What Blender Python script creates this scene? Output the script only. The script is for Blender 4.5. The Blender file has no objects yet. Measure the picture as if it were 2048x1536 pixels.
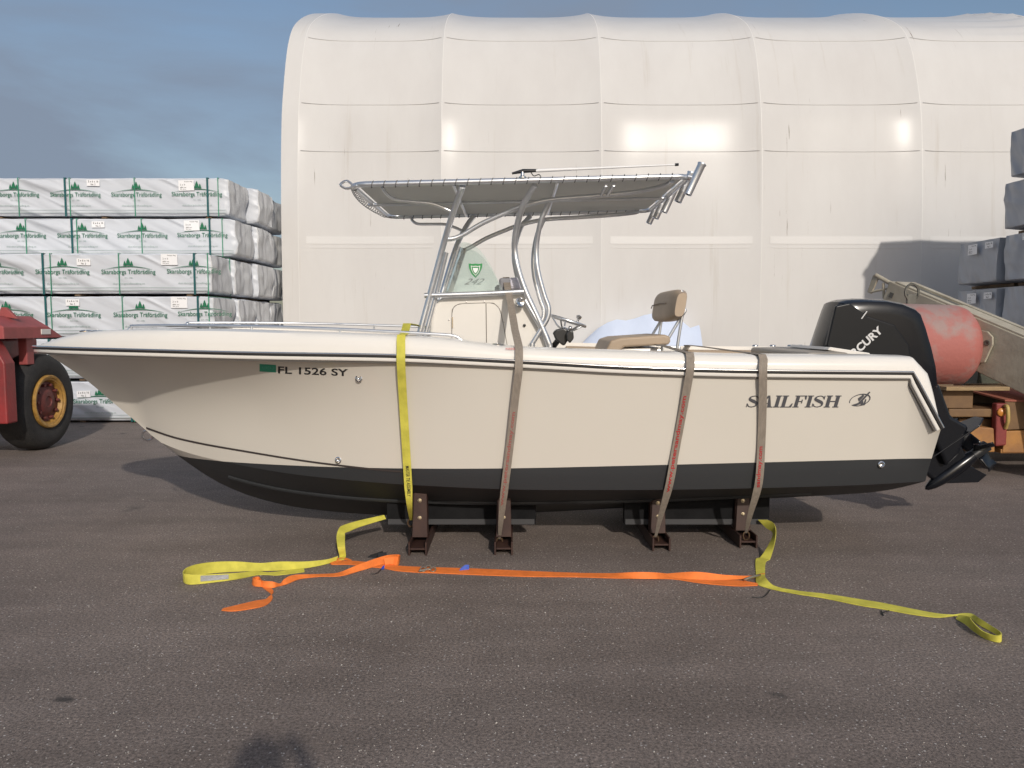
import bpy, bmesh, math, random
import numpy as np
from mathutils import Vector, Matrix, noise
random.seed(4)
R = math.radians
sc = bpy.context.scene
C = sc.collection

# ------------------------------------------------------------------ camera, sky, sun, exposure
F = 1540.0; H = 1.8; PT = math.atan(118.0/F)
cd = bpy.data.cameras.new('camera'); cam = bpy.data.objects.new('camera', cd); C.objects.link(cam)
cam.location = (0, 0, H); cam.rotation_euler = (math.pi/2-PT, 0, 0)
cd.sensor_width = 36; cd.lens = F/2048*36; cd.clip_end = 2000; cd.clip_start = .05
sc.camera = cam
SK, SDX = .53, -.27                     # fall of a shadow ray per metre of depth, and its sideways drift
sun_dir = Vector((SDX, 1, -SK)).normalized()
elev = math.asin(-sun_dir.z)
w = bpy.data.worlds.new('World'); sc.world = w; w.use_nodes = True
nt = w.node_tree; nt.nodes.clear()
def nn(t, **k):
    n = nt.nodes.new(t)
    for a, b in k.items(): setattr(n, a, b)
    return n
sky = nn('ShaderNodeTexSky', sky_type='NISHITA', sun_disc=False)
sky.sun_elevation = elev
sky.sun_rotation = math.atan2(-sun_dir.x, -sun_dir.y)
sky.air_density = 1.2; sky.dust_density = 2.5; sky.ozone_density = 1.5
tc = nn('ShaderNodeTexCoord'); mp = nn('ShaderNodeMapping'); mp.inputs['Scale'].default_value = (1.2, 1.2, 3.6)
mp.inputs['Location'].default_value = (.4, .1, 0)
nz = nn('ShaderNodeTexNoise'); nz.inputs['Scale'].default_value = 1.6; nz.inputs['Detail'].default_value = 7; nz.inputs['Roughness'].default_value = .55; nz.inputs['Distortion'].default_value = .35
cr = nn('ShaderNodeValToRGB'); cr.color_ramp.elements[0].position = .38; cr.color_ramp.elements[1].position = .64
gray = nn('ShaderNodeRGB'); gray.outputs[0].default_value = (1.85, 2.25, 2.95, 1)
hs = nn('ShaderNodeMix', data_type='RGBA', blend_type='MULTIPLY'); hs.inputs['Factor'].default_value = 1
hs.inputs['B'].default_value = (.86, .86, .88, 1)
mx = nn('ShaderNodeMix', data_type='RGBA')
mul = nn('ShaderNodeMath', operation='MULTIPLY'); mul.inputs[1].default_value = .92
bg = nn('ShaderNodeBackground'); bg.inputs['Strength'].default_value = .125
wo = nn('ShaderNodeOutputWorld')
L = nt.links.new
L(tc.outputs['Generated'], mp.inputs['Vector']); L(mp.outputs[0], nz.inputs['Vector']); L(nz.outputs[0], cr.inputs[0])
L(sky.outputs[0], hs.inputs['A']); L(hs.outputs['Result'], mx.inputs['A']); L(gray.outputs[0], mx.inputs['B'])
L(cr.outputs[0], mul.inputs[0]); L(mul.outputs[0], mx.inputs['Factor'])
L(mx.outputs['Result'], bg.inputs['Color']); L(bg.outputs[0], wo.inputs[0])
sl = bpy.data.lights.new('sun', 'SUN'); so = bpy.data.objects.new('sun', sl); C.objects.link(so)
sl.energy = 2.5; sl.angle = R(1.0); sl.color = (1, .93, .84)
so.rotation_euler = sun_dir.to_track_quat('-Z', 'Y').to_euler(); so.location = (3, -8, 12)
vs = sc.view_settings; vs.view_transform = 'Standard'; vs.look = 'None'; vs.exposure = 0; vs.gamma = 1; vs.use_curve_mapping = False

# ------------------------------------------------------------------ pixel geometry (photo pixels, 2048 wide)
cp, sp_ = math.cos(PT), math.sin(PT)
def ray(px, py):
    a = (px-1024)/F; b = (768-py)/F
    return Vector((a, cp+b*sp_, -sp_+b*cp))
def W(px, py, Y):
    d = ray(px, py); t = Y/d.y
    return Vector((d.x*t, Y, H+d.z*t))
def G(px, py, z=0.0):
    d = ray(px, py); t = (z-H)/d.z
    return Vector((d.x*t, d.y*t, z))
def proj(p):
    y, z = p[1], p[2]-H
    de = y*cp-z*sp_; v = y*sp_+z*cp
    return 1024+F*p[0]/de, 768-F*v/de
def curve(pts):
    xs = np.array([p[0] for p in pts], float); ys = np.array([p[1] for p in pts], float)
    h = np.diff(xs); d = np.diff(ys)/h; m = np.zeros(len(xs)); m[0] = d[0]; m[-1] = d[-1]
    for i in range(1, len(xs)-1):
        if d[i-1]*d[i] > 0:
            a = 2*h[i]+h[i-1]; b = h[i]+2*h[i-1]; m[i] = (a+b)/(a/d[i-1]+b/d[i])
    def f(x):
        if x <= xs[0]: return float(ys[0]+m[0]*(x-xs[0]))
        if x >= xs[-1]: return float(ys[-1]+m[-1]*(x-xs[-1]))
        i = int(np.searchsorted(xs, x)-1); t = (x-xs[i])/h[i]
        return float((2*t**3-3*t*t+1)*ys[i]+(t**3-2*t*t+t)*h[i]*m[i]+(-2*t**3+3*t*t)*ys[i+1]+(t**3-t*t)*h[i]*m[i+1])
    return f
def spline(pts, n=6):
    P = [Vector(p) for p in pts]; out = []
    for i in range(len(P)-1):
        p0 = P[i-1] if i else P[0]*2-P[1]; p1, p2 = P[i], P[i+1]; p3 = P[i+2] if i+2 < len(P) else P[-1]*2-P[-2]
        for k in range(n):
            t = k/n
            out.append(.5*((2*p1)+(p2-p0)*t+(2*p0-5*p1+4*p2-p3)*t*t+(3*p1-p0-3*p2+p3)*t**3))
    out.append(P[-1]); return out

# ------------------------------------------------------------------ materials
MATS = {}
def M(name, col, rough=.5, metal=0, var=0, vscale=4, bump=0, bscale=60, col2=None, stretch=(1, 1, 1), rot=(0, 0, 0), coat=0, spec=None, detail=5, ramp=(.35, .7), ridged=False):
    m = bpy.data.materials.new(name); m.use_nodes = True; MATS[name] = m
    t = m.node_tree; b = t.nodes['Principled BSDF']
    b.inputs['Base Color'].default_value = (*col, 1); b.inputs['Roughness'].default_value = rough; b.inputs['Metallic'].default_value = metal
    if coat: b.inputs['Coat Weight'].default_value = coat; b.inputs['Coat Roughness'].default_value = .08
    if spec is not None: b.inputs['Specular IOR Level'].default_value = spec
    if var or col2 or bump:
        tcn = t.nodes.new('ShaderNodeTexCoord'); mpn = t.nodes.new('ShaderNodeMapping')
        mpn.inputs['Scale'].default_value = stretch; mpn.inputs['Rotation'].default_value = rot
        if any(rot): mpn.vector_type = 'TEXTURE'; mpn.inputs['Scale'].default_value = tuple(1/q for q in stretch)
        t.links.new(tcn.outputs['Object'], mpn.inputs[0])
    if var or col2:
        n = t.nodes.new('ShaderNodeTexNoise'); n.inputs['Scale'].default_value = vscale; n.inputs['Detail'].default_value = detail; n.inputs['Roughness'].default_value = .6
        r = t.nodes.new('ShaderNodeValToRGB'); r.color_ramp.elements[0].position = ramp[0]; r.color_ramp.elements[1].position = ramp[1]
        c2 = col2 if col2 else tuple(c*(1-var) for c in col)
        r.color_ramp.elements[0].color = (*col, 1); r.color_ramp.elements[1].color = (*c2, 1)
        t.links.new(mpn.outputs[0], n.inputs['Vector']); t.links.new(n.outputs[0], r.inputs[0]); t.links.new(r.outputs[0], b.inputs['Base Color'])
    if bump:
        n2 = t.nodes.new('ShaderNodeTexNoise'); n2.inputs['Scale'].default_value = bscale; n2.inputs['Detail'].default_value = 4
        if ridged: n2.noise_type = 'RIDGED_MULTIFRACTAL'; n2.inputs['Detail'].default_value = 2.5; n2.inputs['Distortion'].default_value = .4
        bn = t.nodes.new('ShaderNodeBump'); bn.inputs['Strength'].default_value = 1; bn.inputs['Distance'].default_value = bump
        t.links.new(mpn.outputs[0], n2.inputs['Vector']); t.links.new(n2.outputs[0], bn.inputs['Height']); t.links.new(bn.outputs[0], b.inputs['Normal'])
    return m

def mat_asphalt():
    m = bpy.data.materials.new('asphalt'); m.use_nodes = True; t = m.node_tree; b = t.nodes['Principled BSDF']
    N = t.nodes.new; Lk = t.links.new
    tcn = N('ShaderNodeTexCoord')
    def noise_(s, d=5, ro=.6):
        n = N('ShaderNodeTexNoise'); n.inputs['Scale'].default_value = s; n.inputs['Detail'].default_value = d; n.inputs['Roughness'].default_value = ro
        Lk(tcn.outputs['Object'], n.inputs['Vector']); return n
    def ramp(src, a, ca, bb, cb):
        r = N('ShaderNodeValToRGB'); e = r.color_ramp.elements
        e[0].position = a; e[0].color = (*ca, 1); e[1].position = bb; e[1].color = (*cb, 1); Lk(src, r.inputs[0]); return r
    def mix(A, B, fac, mode='MIX'):
        x = N('ShaderNodeMix'); x.data_type = 'RGBA'; x.blend_type = mode
        Lk(A, x.inputs['A']); Lk(B, x.inputs['B'])
        if isinstance(fac, float): x.inputs['Factor'].default_value = fac
        else: Lk(fac, x.inputs['Factor'])
        return x.outputs['Result']
    big = ramp(noise_(.55, 6).outputs[0], .36, (.163, .132, .116), .66, (.212, .176, .157))
    mid = ramp(noise_(3.3, 6, .7).outputs[0], .30, (.88, .88, .88), .72, (1.10, 1.09, 1.08))
    base = mix(big.outputs[0], mid.outputs[0], 1.0, 'MULTIPLY')
    fine = ramp(noise_(64, 4, .85).outputs[0], .36, (.30, .30, .30), .64, (1.85, 1.82, 1.78))
    base = mix(base, fine.outputs[0], .85, 'MULTIPLY')
    # pale stones showing in the wearing course
    v = N('ShaderNodeTexVoronoi'); v.inputs['Scale'].default_value = 52; Lk(tcn.outputs['Object'], v.inputs['Vector'])
    hole = ramp(v.outputs['Distance'], .16, (1, 1, 1), .30, (0, 0, 0))
    sep = N('ShaderNodeSeparateColor'); Lk(v.outputs['Color'], sep.inputs[0])
    pick = ramp(sep.outputs[0], .78, (0, 0, 0), .98, (1, 1, 1))
    mm = N('ShaderNodeMath'); mm.operation = 'MULTIPLY'; Lk(hole.outputs[0], mm.inputs[0]); Lk(pick.outputs[0], mm.inputs[1])
    st = N('ShaderNodeRGB'); st.outputs[0].default_value = (.60, .56, .53, 1)
    base = mix(base, st.outputs[0], mm.outputs[0])
    # oil and wheel stains
    oil = ramp(noise_(1.15, 6, .62).outputs[0], .66, (0, 0, 0), .74, (.5, .5, .5))
    ol = N('ShaderNodeRGB'); ol.outputs[0].default_value = (.026, .024, .023, 1)
    base = mix(base, ol.outputs[0], oil.outputs[0])
    mps = N('ShaderNodeMapping'); mps.inputs['Scale'].default_value = (.22, 1.5, 1); mps.inputs['Rotation'].default_value = (0, 0, .06); Lk(tcn.outputs['Object'], mps.inputs[0])
    ns = N('ShaderNodeTexNoise'); ns.inputs['Scale'].default_value = 1.6; ns.inputs['Detail'].default_value = 7; ns.inputs['Roughness'].default_value = .62; Lk(mps.outputs[0], ns.inputs['Vector'])
    base = mix(base, ramp(ns.outputs[0], .34, (.86, .85, .84), .60, (1.05, 1.05, 1.05)).outputs[0], 1.0, 'MULTIPLY')
    v2 = N('ShaderNodeTexVoronoi'); v2.inputs['Scale'].default_value = 2.1; v2.feature = 'F1'
    mpx = N('ShaderNodeMapping'); mpx.inputs['Scale'].default_value = (1, 1.3, 1); nw = noise_(4, 3)
    ad = N('ShaderNodeVectorMath'); ad.operation = 'MULTIPLY_ADD'; ad.inputs[1].default_value = (.25, .25, 0)
    Lk(nw.outputs['Color'], ad.inputs[0]); Lk(tcn.outputs['Object'], ad.inputs[2]); Lk(ad.outputs[0], v2.inputs['Vector'])
    sp2 = N('ShaderNodeSeparateColor'); Lk(v2.outputs['Color'], sp2.inputs[0])
    pk2 = ramp(sp2.outputs[1], .72, (0, 0, 0), .76, (.8, .8, .8)); h2 = ramp(v2.outputs['Distance'], .05, (1, 1, 1), .13, (0, 0, 0))
    m2 = N('ShaderNodeMath'); m2.operation = 'MULTIPLY'; Lk(pk2.outputs[0], m2.inputs[0]); Lk(h2.outputs[0], m2.inputs[1])
    base = mix(base, ol.outputs[0], m2.outputs[0])
    Lk(base, b.inputs['Base Color']); b.inputs['Roughness'].default_value = .82
    bn = N('ShaderNodeBump'); bn.inputs['Distance'].default_value = .006; bn.inputs['Strength'].default_value = .9
    Lk(noise_(120, 3, .7).outputs[0], bn.inputs['Height']); Lk(bn.outputs[0], b.inputs['Normal'])
    return m
def mat_hull():
    m = bpy.data.materials.new('gelcoat_hull'); m.use_nodes = True; t = m.node_tree; b = t.nodes['Principled BSDF']
    N = t.nodes.new; Lk = t.links.new
    g = N('ShaderNodeNewGeometry'); s = N('ShaderNodeSeparateXYZ'); Lk(g.outputs['Position'], s.inputs[0])
    a = N('ShaderNodeMath'); a.operation = 'MULTIPLY_ADD'; a.inputs[1].default_value = -.0257; a.inputs[2].default_value = -.7195
    Lk(s.outputs[0], a.inputs[0])
    d = N('ShaderNodeMath'); d.operation = 'ADD'; Lk(a.outputs[0], d.inputs[0]); Lk(s.outputs[2], d.inputs[1])
    st = N('ShaderNodeMath'); st.operation = 'GREATER_THAN'; st.inputs[1].default_value = 0; Lk(d.outputs[0], st.inputs[0])
    n = N('ShaderNodeTexNoise'); n.inputs['Scale'].default_value = 6; n.inputs['Detail'].default_value = 8; n.inputs['Roughness'].default_value = .7
    mpn = N('ShaderNodeMapping'); mpn.inputs['Scale'].default_value = (6, 6, .9); Lk(g.outputs['Position'], mpn.inputs[0]); Lk(mpn.outputs[0], n.inputs[0])
    r = N('ShaderNodeValToRGB'); r.color_ramp.elements[0].position = .68; r.color_ramp.elements[0].color = (.030, .032, .035, 1)
    r.color_ramp.elements[1].position = .78; r.color_ramp.elements[1].color = (.17, .18, .18, 1); Lk(n.outputs[0], r.inputs[0])
    n2 = N('ShaderNodeTexNoise'); n2.inputs['Scale'].default_value = 1.3; n2.inputs['Detail'].default_value = 4; Lk(g.outputs['Position'], n2.inputs[0])
    r2 = N('ShaderNodeValToRGB'); r2.color_ramp.elements[0].color = (.655, .615, .545, 1); r2.color_ramp.elements[1].color = (.705, .665, .595, 1); Lk(n2.outputs[0], r2.inputs[0])
    x = N('ShaderNodeMix'); x.data_type = 'RGBA'; Lk(st.outputs[0], x.inputs['Factor']); Lk(r.outputs[0], x.inputs['A']); Lk(r2.outputs[0], x.inputs['B'])
    Lk(x.outputs['Result'], b.inputs['Base Color'])
    ro = N('ShaderNodeMapRange'); ro.inputs['To Min'].default_value = .62; ro.inputs['To Max'].default_value = .15; Lk(st.outputs[0], ro.inputs['Value'])
    Lk(ro.outputs[0], b.inputs['Roughness'])
    return m
def mat_fabric():
    m = bpy.data.materials.new('membrane'); m.use_nodes = True; t = m.node_tree; b = t.nodes['Principled BSDF']
    N = t.nodes.new; Lk = t.links.new
    g = N('ShaderNodeNewGeometry')
    def nz_(scale, stretch, a, ca, bb, cb, det=6):
        mpn = N('ShaderNodeMapping'); mpn.inputs['Scale'].default_value = stretch; Lk(g.outputs['Position'], mpn.inputs[0])
        n = N('ShaderNodeTexNoise'); n.inputs['Scale'].default_value = scale; n.inputs['Detail'].default_value = det; n.inputs['Roughness'].default_value = .65; Lk(mpn.outputs[0], n.inputs[0])
        r = N('ShaderNodeValToRGB'); e = r.color_ramp.elements; e[0].position = a; e[0].color = (*ca, 1); e[1].position = bb; e[1].color = (*cb, 1); Lk(n.outputs[0], r.inputs[0]); return r
    base = nz_(.5, (1, 1, .35), .35, (.655, .645, .63), .7, (.60, .585, .57))
    streak = nz_(1.0, (4.5, .3, .22), .60, (1, 1, 1), .80, (.80, .76, .70))
    s2 = nz_(1.0, (13, .3, .62), .655, (1, 1, 1), .70, (.36, .30, .26), 7)
    mk = nz_(.55, (1, .2, .9), .52, (0, 0, 0), .60, (1, 1, 1), 3)
    def mul(A, B, f):
        x = N('ShaderNodeMix'); x.data_type = 'RGBA'; x.blend_type = 'MULTIPLY'; Lk(A, x.inputs['A']); Lk(B, x.inputs['B'])
        if isinstance(f, float): x.inputs['Factor'].default_value = f
        else: Lk(f, x.inputs['Factor'])
        return x.outputs['Result']
    c = mul(base.outputs[0], streak.outputs[0], .7); c = mul(c, s2.outputs[0], mk.outputs[0])
    Lk(c, b.inputs['Base Color']); b.inputs['Roughness'].default_value = .23; b.inputs['Specular IOR Level'].default_value = .075
    return m
asphalt = mat_asphalt(); hullm = mat_hull(); fabm = mat_fabric()
gel = M('gelcoat', (.79, .76, .71), .20, var=.04, vscale=2)
chrome = M('polished_tube', (.80, .82, .85), .34, .9, var=.12, vscale=9)
steel = M('stainless', (.70, .70, .70), .16, 1)
blackrub = M('black_rubber', (.018, .018, .02), .6)
blackplas = M('black_plastic', (.02, .021, .023), .35)
cowlm = M('cowl_black', (.006, .007, .010), .22, spec=.4)
tan = M('tan_vinyl', (.43, .33, .235), .5, var=.08, vscale=6, bump=.0015, bscale=120)
dtan = M('piping_vinyl', (.20, .155, .115), .55)
canv = M('canopy_cloth', (.70, .69, .66), .8, var=.06, vscale=5)
_t = canv.node_tree; _a = _t.nodes.new('ShaderNodeBsdfTranslucent'); _a.inputs[0].default_value = (.70, .68, .63, 1); _x = _t.nodes.new('ShaderNodeMixShader'); _x.inputs[0].default_value = .38
_t.links.new(_t.nodes['Principled BSDF'].outputs[0], _x.inputs[1]); _t.links.new(_a.outputs[0], _x.inputs[2]); _t.links.new(_x.outputs[0], _t.nodes['Material Output'].inputs[0])
brown = M('brown_steel', (.034, .014, .011), .55, var=.45, vscale=9, col2=(.055, .026, .018))
bunkm = M('bunk_rubber', (.006, .006, .007), .85, var=.4, vscale=6, col2=(.012, .012, .013), spec=.2)  # black taken darker for the hull's shade on the boards
yel = M('yellow_webbing', (.68, .62, .09), .75, var=.35, vscale=10, col2=(.50, .46, .06), bump=.002, bscale=180)
orange = M('orange_webbing', (.95, .23, .04), .7, var=.2, vscale=14, bump=.002, bscale=180)
greyweb = M('grey_webbing', (.30, .255, .21), .85, var=.25, vscale=16, stretch=(4, 4, .6), bump=.002, bscale=160)
rustm = M('rusty_metal', (.16, .10, .06), .5, .6, var=.5, vscale=20)
bluem = M('blue_tag', (.02, .07, .42), .5)
wrap = M('timber_wrap', (.62, .65, .70), .42, var=.07, vscale=1.1, bump=.075, bscale=1.7, stretch=(.42, 1, 2.8), rot=(0, R(24), 0), ridged=True)
wrap_end = M('timber_wrap_end', (.60, .61, .62), .5, var=.25, vscale=3, bump=.09, bscale=2.4, stretch=(1, 1.8, .6), rot=(R(8), 0, 0), ridged=True)
wrapg = M('grey_timber_wrap', (.42, .44, .48), .5, var=.12, vscale=1.5, bump=.10, bscale=1.5, stretch=(1, 2.4, .6), rot=(R(-32), 0, 0), ridged=True)
green = M('print_green', (.010, .15, .07), .6)
pgrey = M('print_grey', (.30, .40, .36), .6)
strapd = M('strap_teal', (.012, .10, .105), .45)
strapl = M('strap_green', (.03, .26, .14), .45)
paper = M('paper', (.85, .85, .86), .7)
ink = M('ink', (.02, .02, .022), .6)
red_ink = M('red_ink', (.42, .022, .025), .7)
wood = M('bearer_wood', (.20, .14, .09), .8, var=.4, vscale=8)
plankm = M('plank_wood', (.36, .25, .13), .75, var=.35, vscale=7, stretch=(1, 8, 8))
redp = M('red_paint', (.30, .030, .030), .5, var=.35, vscale=3.5, col2=(.17, .03, .03), bump=.004, bscale=30)
redd = M('red_paint_faded', (.36, .075, .075), .55, var=.3, vscale=4, col2=(.24, .06, .055))
tyre = M('tyre', (.020, .019, .019), .8, var=.5, vscale=5, col2=(.036, .034, .032), bump=.006, bscale=40)
rimm = M('rim_yellow', (.44, .25, .055), .55, var=.5, vscale=14, col2=(.26, .13, .03))
rimr = M('rim_red', (.17, .035, .03), .6, var=.5, vscale=16, col2=(.08, .025, .02))
cream = M('boom_cream', (.46, .42, .33), .55, var=.25, vscale=3.5, col2=(.33, .29, .22), bump=.003, bscale=20)
creamd = M('boom_dark', (.13, .125, .105), .6, var=.4, vscale=8)
pink = M('tank_pink', (.40, .135, .115), .7, var=.3, vscale=2.2, col2=(.33, .225, .205), bump=.006, bscale=18, ramp=(.46, .6))
oran = M('chassis_orange', (.42, .20, .055), .6, var=.4, vscale=3.5, col2=(.25, .12, .05), bump=.003, bscale=24)
oliv = M('chassis_ochre', (.20, .115, .05), .65, var=.4, vscale=4, col2=(.13, .075, .04))
tarp = M('blue_tarp', (.62, .70, .86), .5, var=.06, vscale=2, bump=.02, bscale=3)
skin_m = M('skin', (.55, .36, .27), .5); cloth_m = M('dark_clothes', (.04, .045, .06), .8)
stonem = M('grit', (.62, .58, .53), .8, var=.6, vscale=30, col2=(.16, .14, .13))
def mat_glass():
    m = bpy.data.materials.new('windshield_acrylic'); m.use_nodes = True; t = m.node_tree; t.nodes.remove(t.nodes['Principled BSDF'])
    N = t.nodes.new; o = t.nodes['Material Output']
    tr = N('ShaderNodeBsdfTransparent'); tr.inputs[0].default_value = (.86, .94, .91, 1)
    df = N('ShaderNodeBsdfDiffuse'); df.inputs[0].default_value = (.70, .78, .75, 1)
    gl = N('ShaderNodeBsdfGlossy'); gl.inputs['Roughness'].default_value = .05
    m1 = N('ShaderNodeMixShader'); m1.inputs[0].default_value = .16
    t.links.new(tr.outputs[0], m1.inputs[1]); t.links.new(df.outputs[0], m1.inputs[2])
    fr = N('ShaderNodeFresnel'); m2 = N('ShaderNodeMixShader'); t.links.new(fr.outputs[0], m2.inputs[0])
    t.links.new(m1.outputs[0], m2.inputs[1]); t.links.new(gl.outputs[0], m2.inputs[2]); t.links.new(m2.outputs[0], o.inputs[0])
    return m
glass = mat_glass()

# ------------------------------------------------------------------ mesh helpers
class MB:
    def __init__(s): s.v = []; s.f = []
    def add(s, vs_, fs):
        o = len(s.v); s.v += [tuple(p) for p in vs_]; s.f += [tuple(i+o for i in f) for f in fs]; return s
    def box(s, c, d, rot=None):
        vs_ = []
        for x in (-.5, .5):
            for y in (-.5, .5):
                for z in (-.5, .5):
                    p = Vector((x*d[0], y*d[1], z*d[2]))
                    if rot is not None: p = rot @ p
                    vs_.append(p+Vector(c))
        return s.add(vs_, [(0, 1, 3, 2), (4, 6, 7, 5), (0, 4, 5, 1), (2, 3, 7, 6), (0, 2, 6, 4), (1, 5, 7, 3)])
    def bar(s, a, b, w, h, up=(0, 0, 1)):
        a, b = Vector(a), Vector(b); d = (b-a); l = d.length; d.normalize()
        u = Vector(up); sd = d.cross(u).normalized(); u = sd.cross(d)
        m = Matrix((d, sd, u)).transposed()
        return s.box((a+b)/2, (l, w, h), m)
    def prism(s, poly, a, b):
        """poly: list of points; extruded from offset a to offset b (vectors)."""
        n = len(poly); A = [Vector(p)+Vector(a) for p in poly]; B = [Vector(p)+Vector(b) for p in poly]
        fs = [tuple(range(n)), tuple(range(2*n-1, n-1, -1))]+[(i, n+i, n+(i+1) % n, (i+1) % n) for i in range(n)]
        return s.add(A+B, fs)
    def tube(s, path, r, n=10, closed=False, cap=True):
        P = [Vector(p) for p in path]; m = len(P); rr = r if hasattr(r, '__len__') else [r]*m
        T = []
        for i in range(m):
            if closed: d = P[(i+1) % m]-P[i-1]
            else: d = P[min(i+1, m-1)]-P[max(i-1, 0)]
            T.append(d.normalized())
        u = T[0].orthogonal().normalized(); vs_ = []
        for i in range(m):
            u = (u-T[i]*u.dot(T[i])).normalized(); v = T[i].cross(u)
            for k in range(n):
                a = 2*math.pi*k/n; vs_.append(P[i]+(u*math.cos(a)+v*math.sin(a))*rr[i])
        fs = []
        for i in range(m if closed else m-1):
            j = (i+1) % m
            for k in range(n): fs.append((i*n+k, i*n+(k+1) % n, j*n+(k+1) % n, j*n+k))
        if cap and not closed: fs += [tuple(range(n-1, -1, -1)), tuple((m-1)*n+k for k in range(n))]
        return s.add(vs_, fs)
    def lathe(s, prof, o, axis, n=32):
        o = Vector(o); ax = Vector(axis).normalized(); u = ax.orthogonal().normalized(); v = ax.cross(u); vs_ = []
        for h, r in prof:
            for k in range(n):
                a = 2*math.pi*k/n; vs_.append(o+ax*h+(u*math.cos(a)+v*math.sin(a))*r)
        fs = [(i*n+k, i*n+(k+1) % n, (i+1)*n+(k+1) % n, (i+1)*n+k) for i in range(len(prof)-1) for k in range(n)]
        return s.add(vs_, fs)
    def grid(s, rows, close=False):
        n = len(rows[0]); vs_ = [p for r in rows for p in r]; fs = []
        for i in range(len(rows)-1):
            for k in range(n if close else n-1):
                fs.append((i*n+k, i*n+(k+1) % n, (i+1)*n+(k+1) % n, (i+1)*n+k))
        return s.add(vs_, fs)
    def mesh(s, name, smooth=None, merge=0):
        me = bpy.data.meshes.new(name); me.from_pydata(s.v, [], s.f)
        bm = bmesh.new(); bm.from_mesh(me)
        if merge: bmesh.ops.remove_doubles(bm, verts=bm.verts, dist=merge)
        bmesh.ops.recalc_face_normals(bm, faces=bm.faces); bm.to_mesh(me); bm.free()
        if smooth is not None:
            me.shade_smooth(); me.set_sharp_from_angle(angle=R(smooth))
        return me
BASE = {}
def obj(name, mb, mat, parent=None, smooth=None, bevel=0, merge=0, solid=0, local=False, seg=2):
    me = mb if isinstance(mb, bpy.types.Mesh) else mb.mesh(name, smooth, merge)
    if mat and not len(me.materials): me.materials.append(mat)
    o = bpy.data.objects.new(name, me); C.objects.link(o)
    if parent:
        o.parent = parent
        if not local: o.matrix_parent_inverse = Matrix.Translation(-BASE.get(parent.name, Vector((0, 0, 0))))
    if solid:
        md = o.modifiers.new('thick', 'SOLIDIFY'); md.thickness = solid; md.offset = 0
    if bevel:
        md = o.modifiers.new('bevel', 'BEVEL'); md.width = bevel; md.segments = seg; md.limit_method = 'ANGLE'; md.angle_limit = R(35)
        md.harden_normals = False
    return o
def tag(o, label, cat, group=None):
    o['label'] = label; o['category'] = cat
    if group: o['group'] = group
    return o
def thing(name, label, cat, loc, group=None):
    o = bpy.data.objects.new(name, None); o.empty_display_size = .1; C.objects.link(o); o.location = loc; BASE[o.name] = Vector(loc)
    return tag(o, label, cat, group)
def pxpath(pts, n=5):
    return spline([W(*p) for p in pts], n)
_txt = {}
def text_data(body, bold=0.0, shear=0.0, align='LEFT', res=4):
    k = (body, bold, shear, align)
    if k in _txt: return _txt[k]
    cu = bpy.data.curves.new('t', 'FONT'); cu.body = body; cu.size = 1; cu.offset = bold; cu.shear = shear; cu.align_x = align; cu.resolution_u = res
    o = bpy.data.objects.new('t', cu); C.objects.link(o)
    me = bpy.data.meshes.new_from_object(o.evaluated_get(bpy.context.evaluated_depsgraph_get()))
    bpy.data.objects.remove(o); vs_ = [tuple(v.co) for v in me.vertices]; fs = [tuple(p.vertices) for p in me.polygons]
    bpy.data.meshes.remove(me); _txt[k] = (vs_, fs); return _txt[k]
def text_fit(mb, body, x0, x1, y0, y1, fn, **k):
    """lettering stretched into the box x0..x1, y0..y1 of the map fn(u, v) -> point"""
    vs_, fs = text_data(body, **k)
    xs = [v[0] for v in vs_]; ys = [v[1] for v in vs_]; a, b = min(xs), max(xs); c, d = min(ys), max(ys)
    mb.add([fn(x0+(v[0]-a)/(b-a)*(x1-x0), y0+(v[1]-c)/(d-c)*(y1-y0)) for v in vs_], fs); return mb

# ------------------------------------------------------------------ ground
g = MB().grid([[(x, y, 0) for x in (-400, -40, 40, 400)] for y in (-300, -30, 60, 700)])
go = obj('asphalt_ground', g, asphalt); go['kind'] = 'structure'
mb = MB()
for i in range(6500):
    y = 2.2+9*random.random()**1.9; x = (random.random()-.5)*(y*1.45); r = random.uniform(.0016, .0048)*(1.6 if random.random() > .95 else 1)
    a = random.random()*6.28; c, s = math.cos(a)*r, math.sin(a)*r; q = random.uniform(.5, 1)
    mb.add([(x+c, y+s, .001), (x-s*q, y+c*q, .001), (x-c, y-s, .001), (x+s*q, y-c*q, .001), (x, y, .001+r*.8)], [(0, 1, 4), (1, 2, 4), (2, 3, 4), (3, 0, 4)])
o = obj('loose_grit', mb, stonem); o['kind'] = 'stuff'; tag(o, 'loose pale grit scattered over the dark asphalt', 'gravel')

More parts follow.
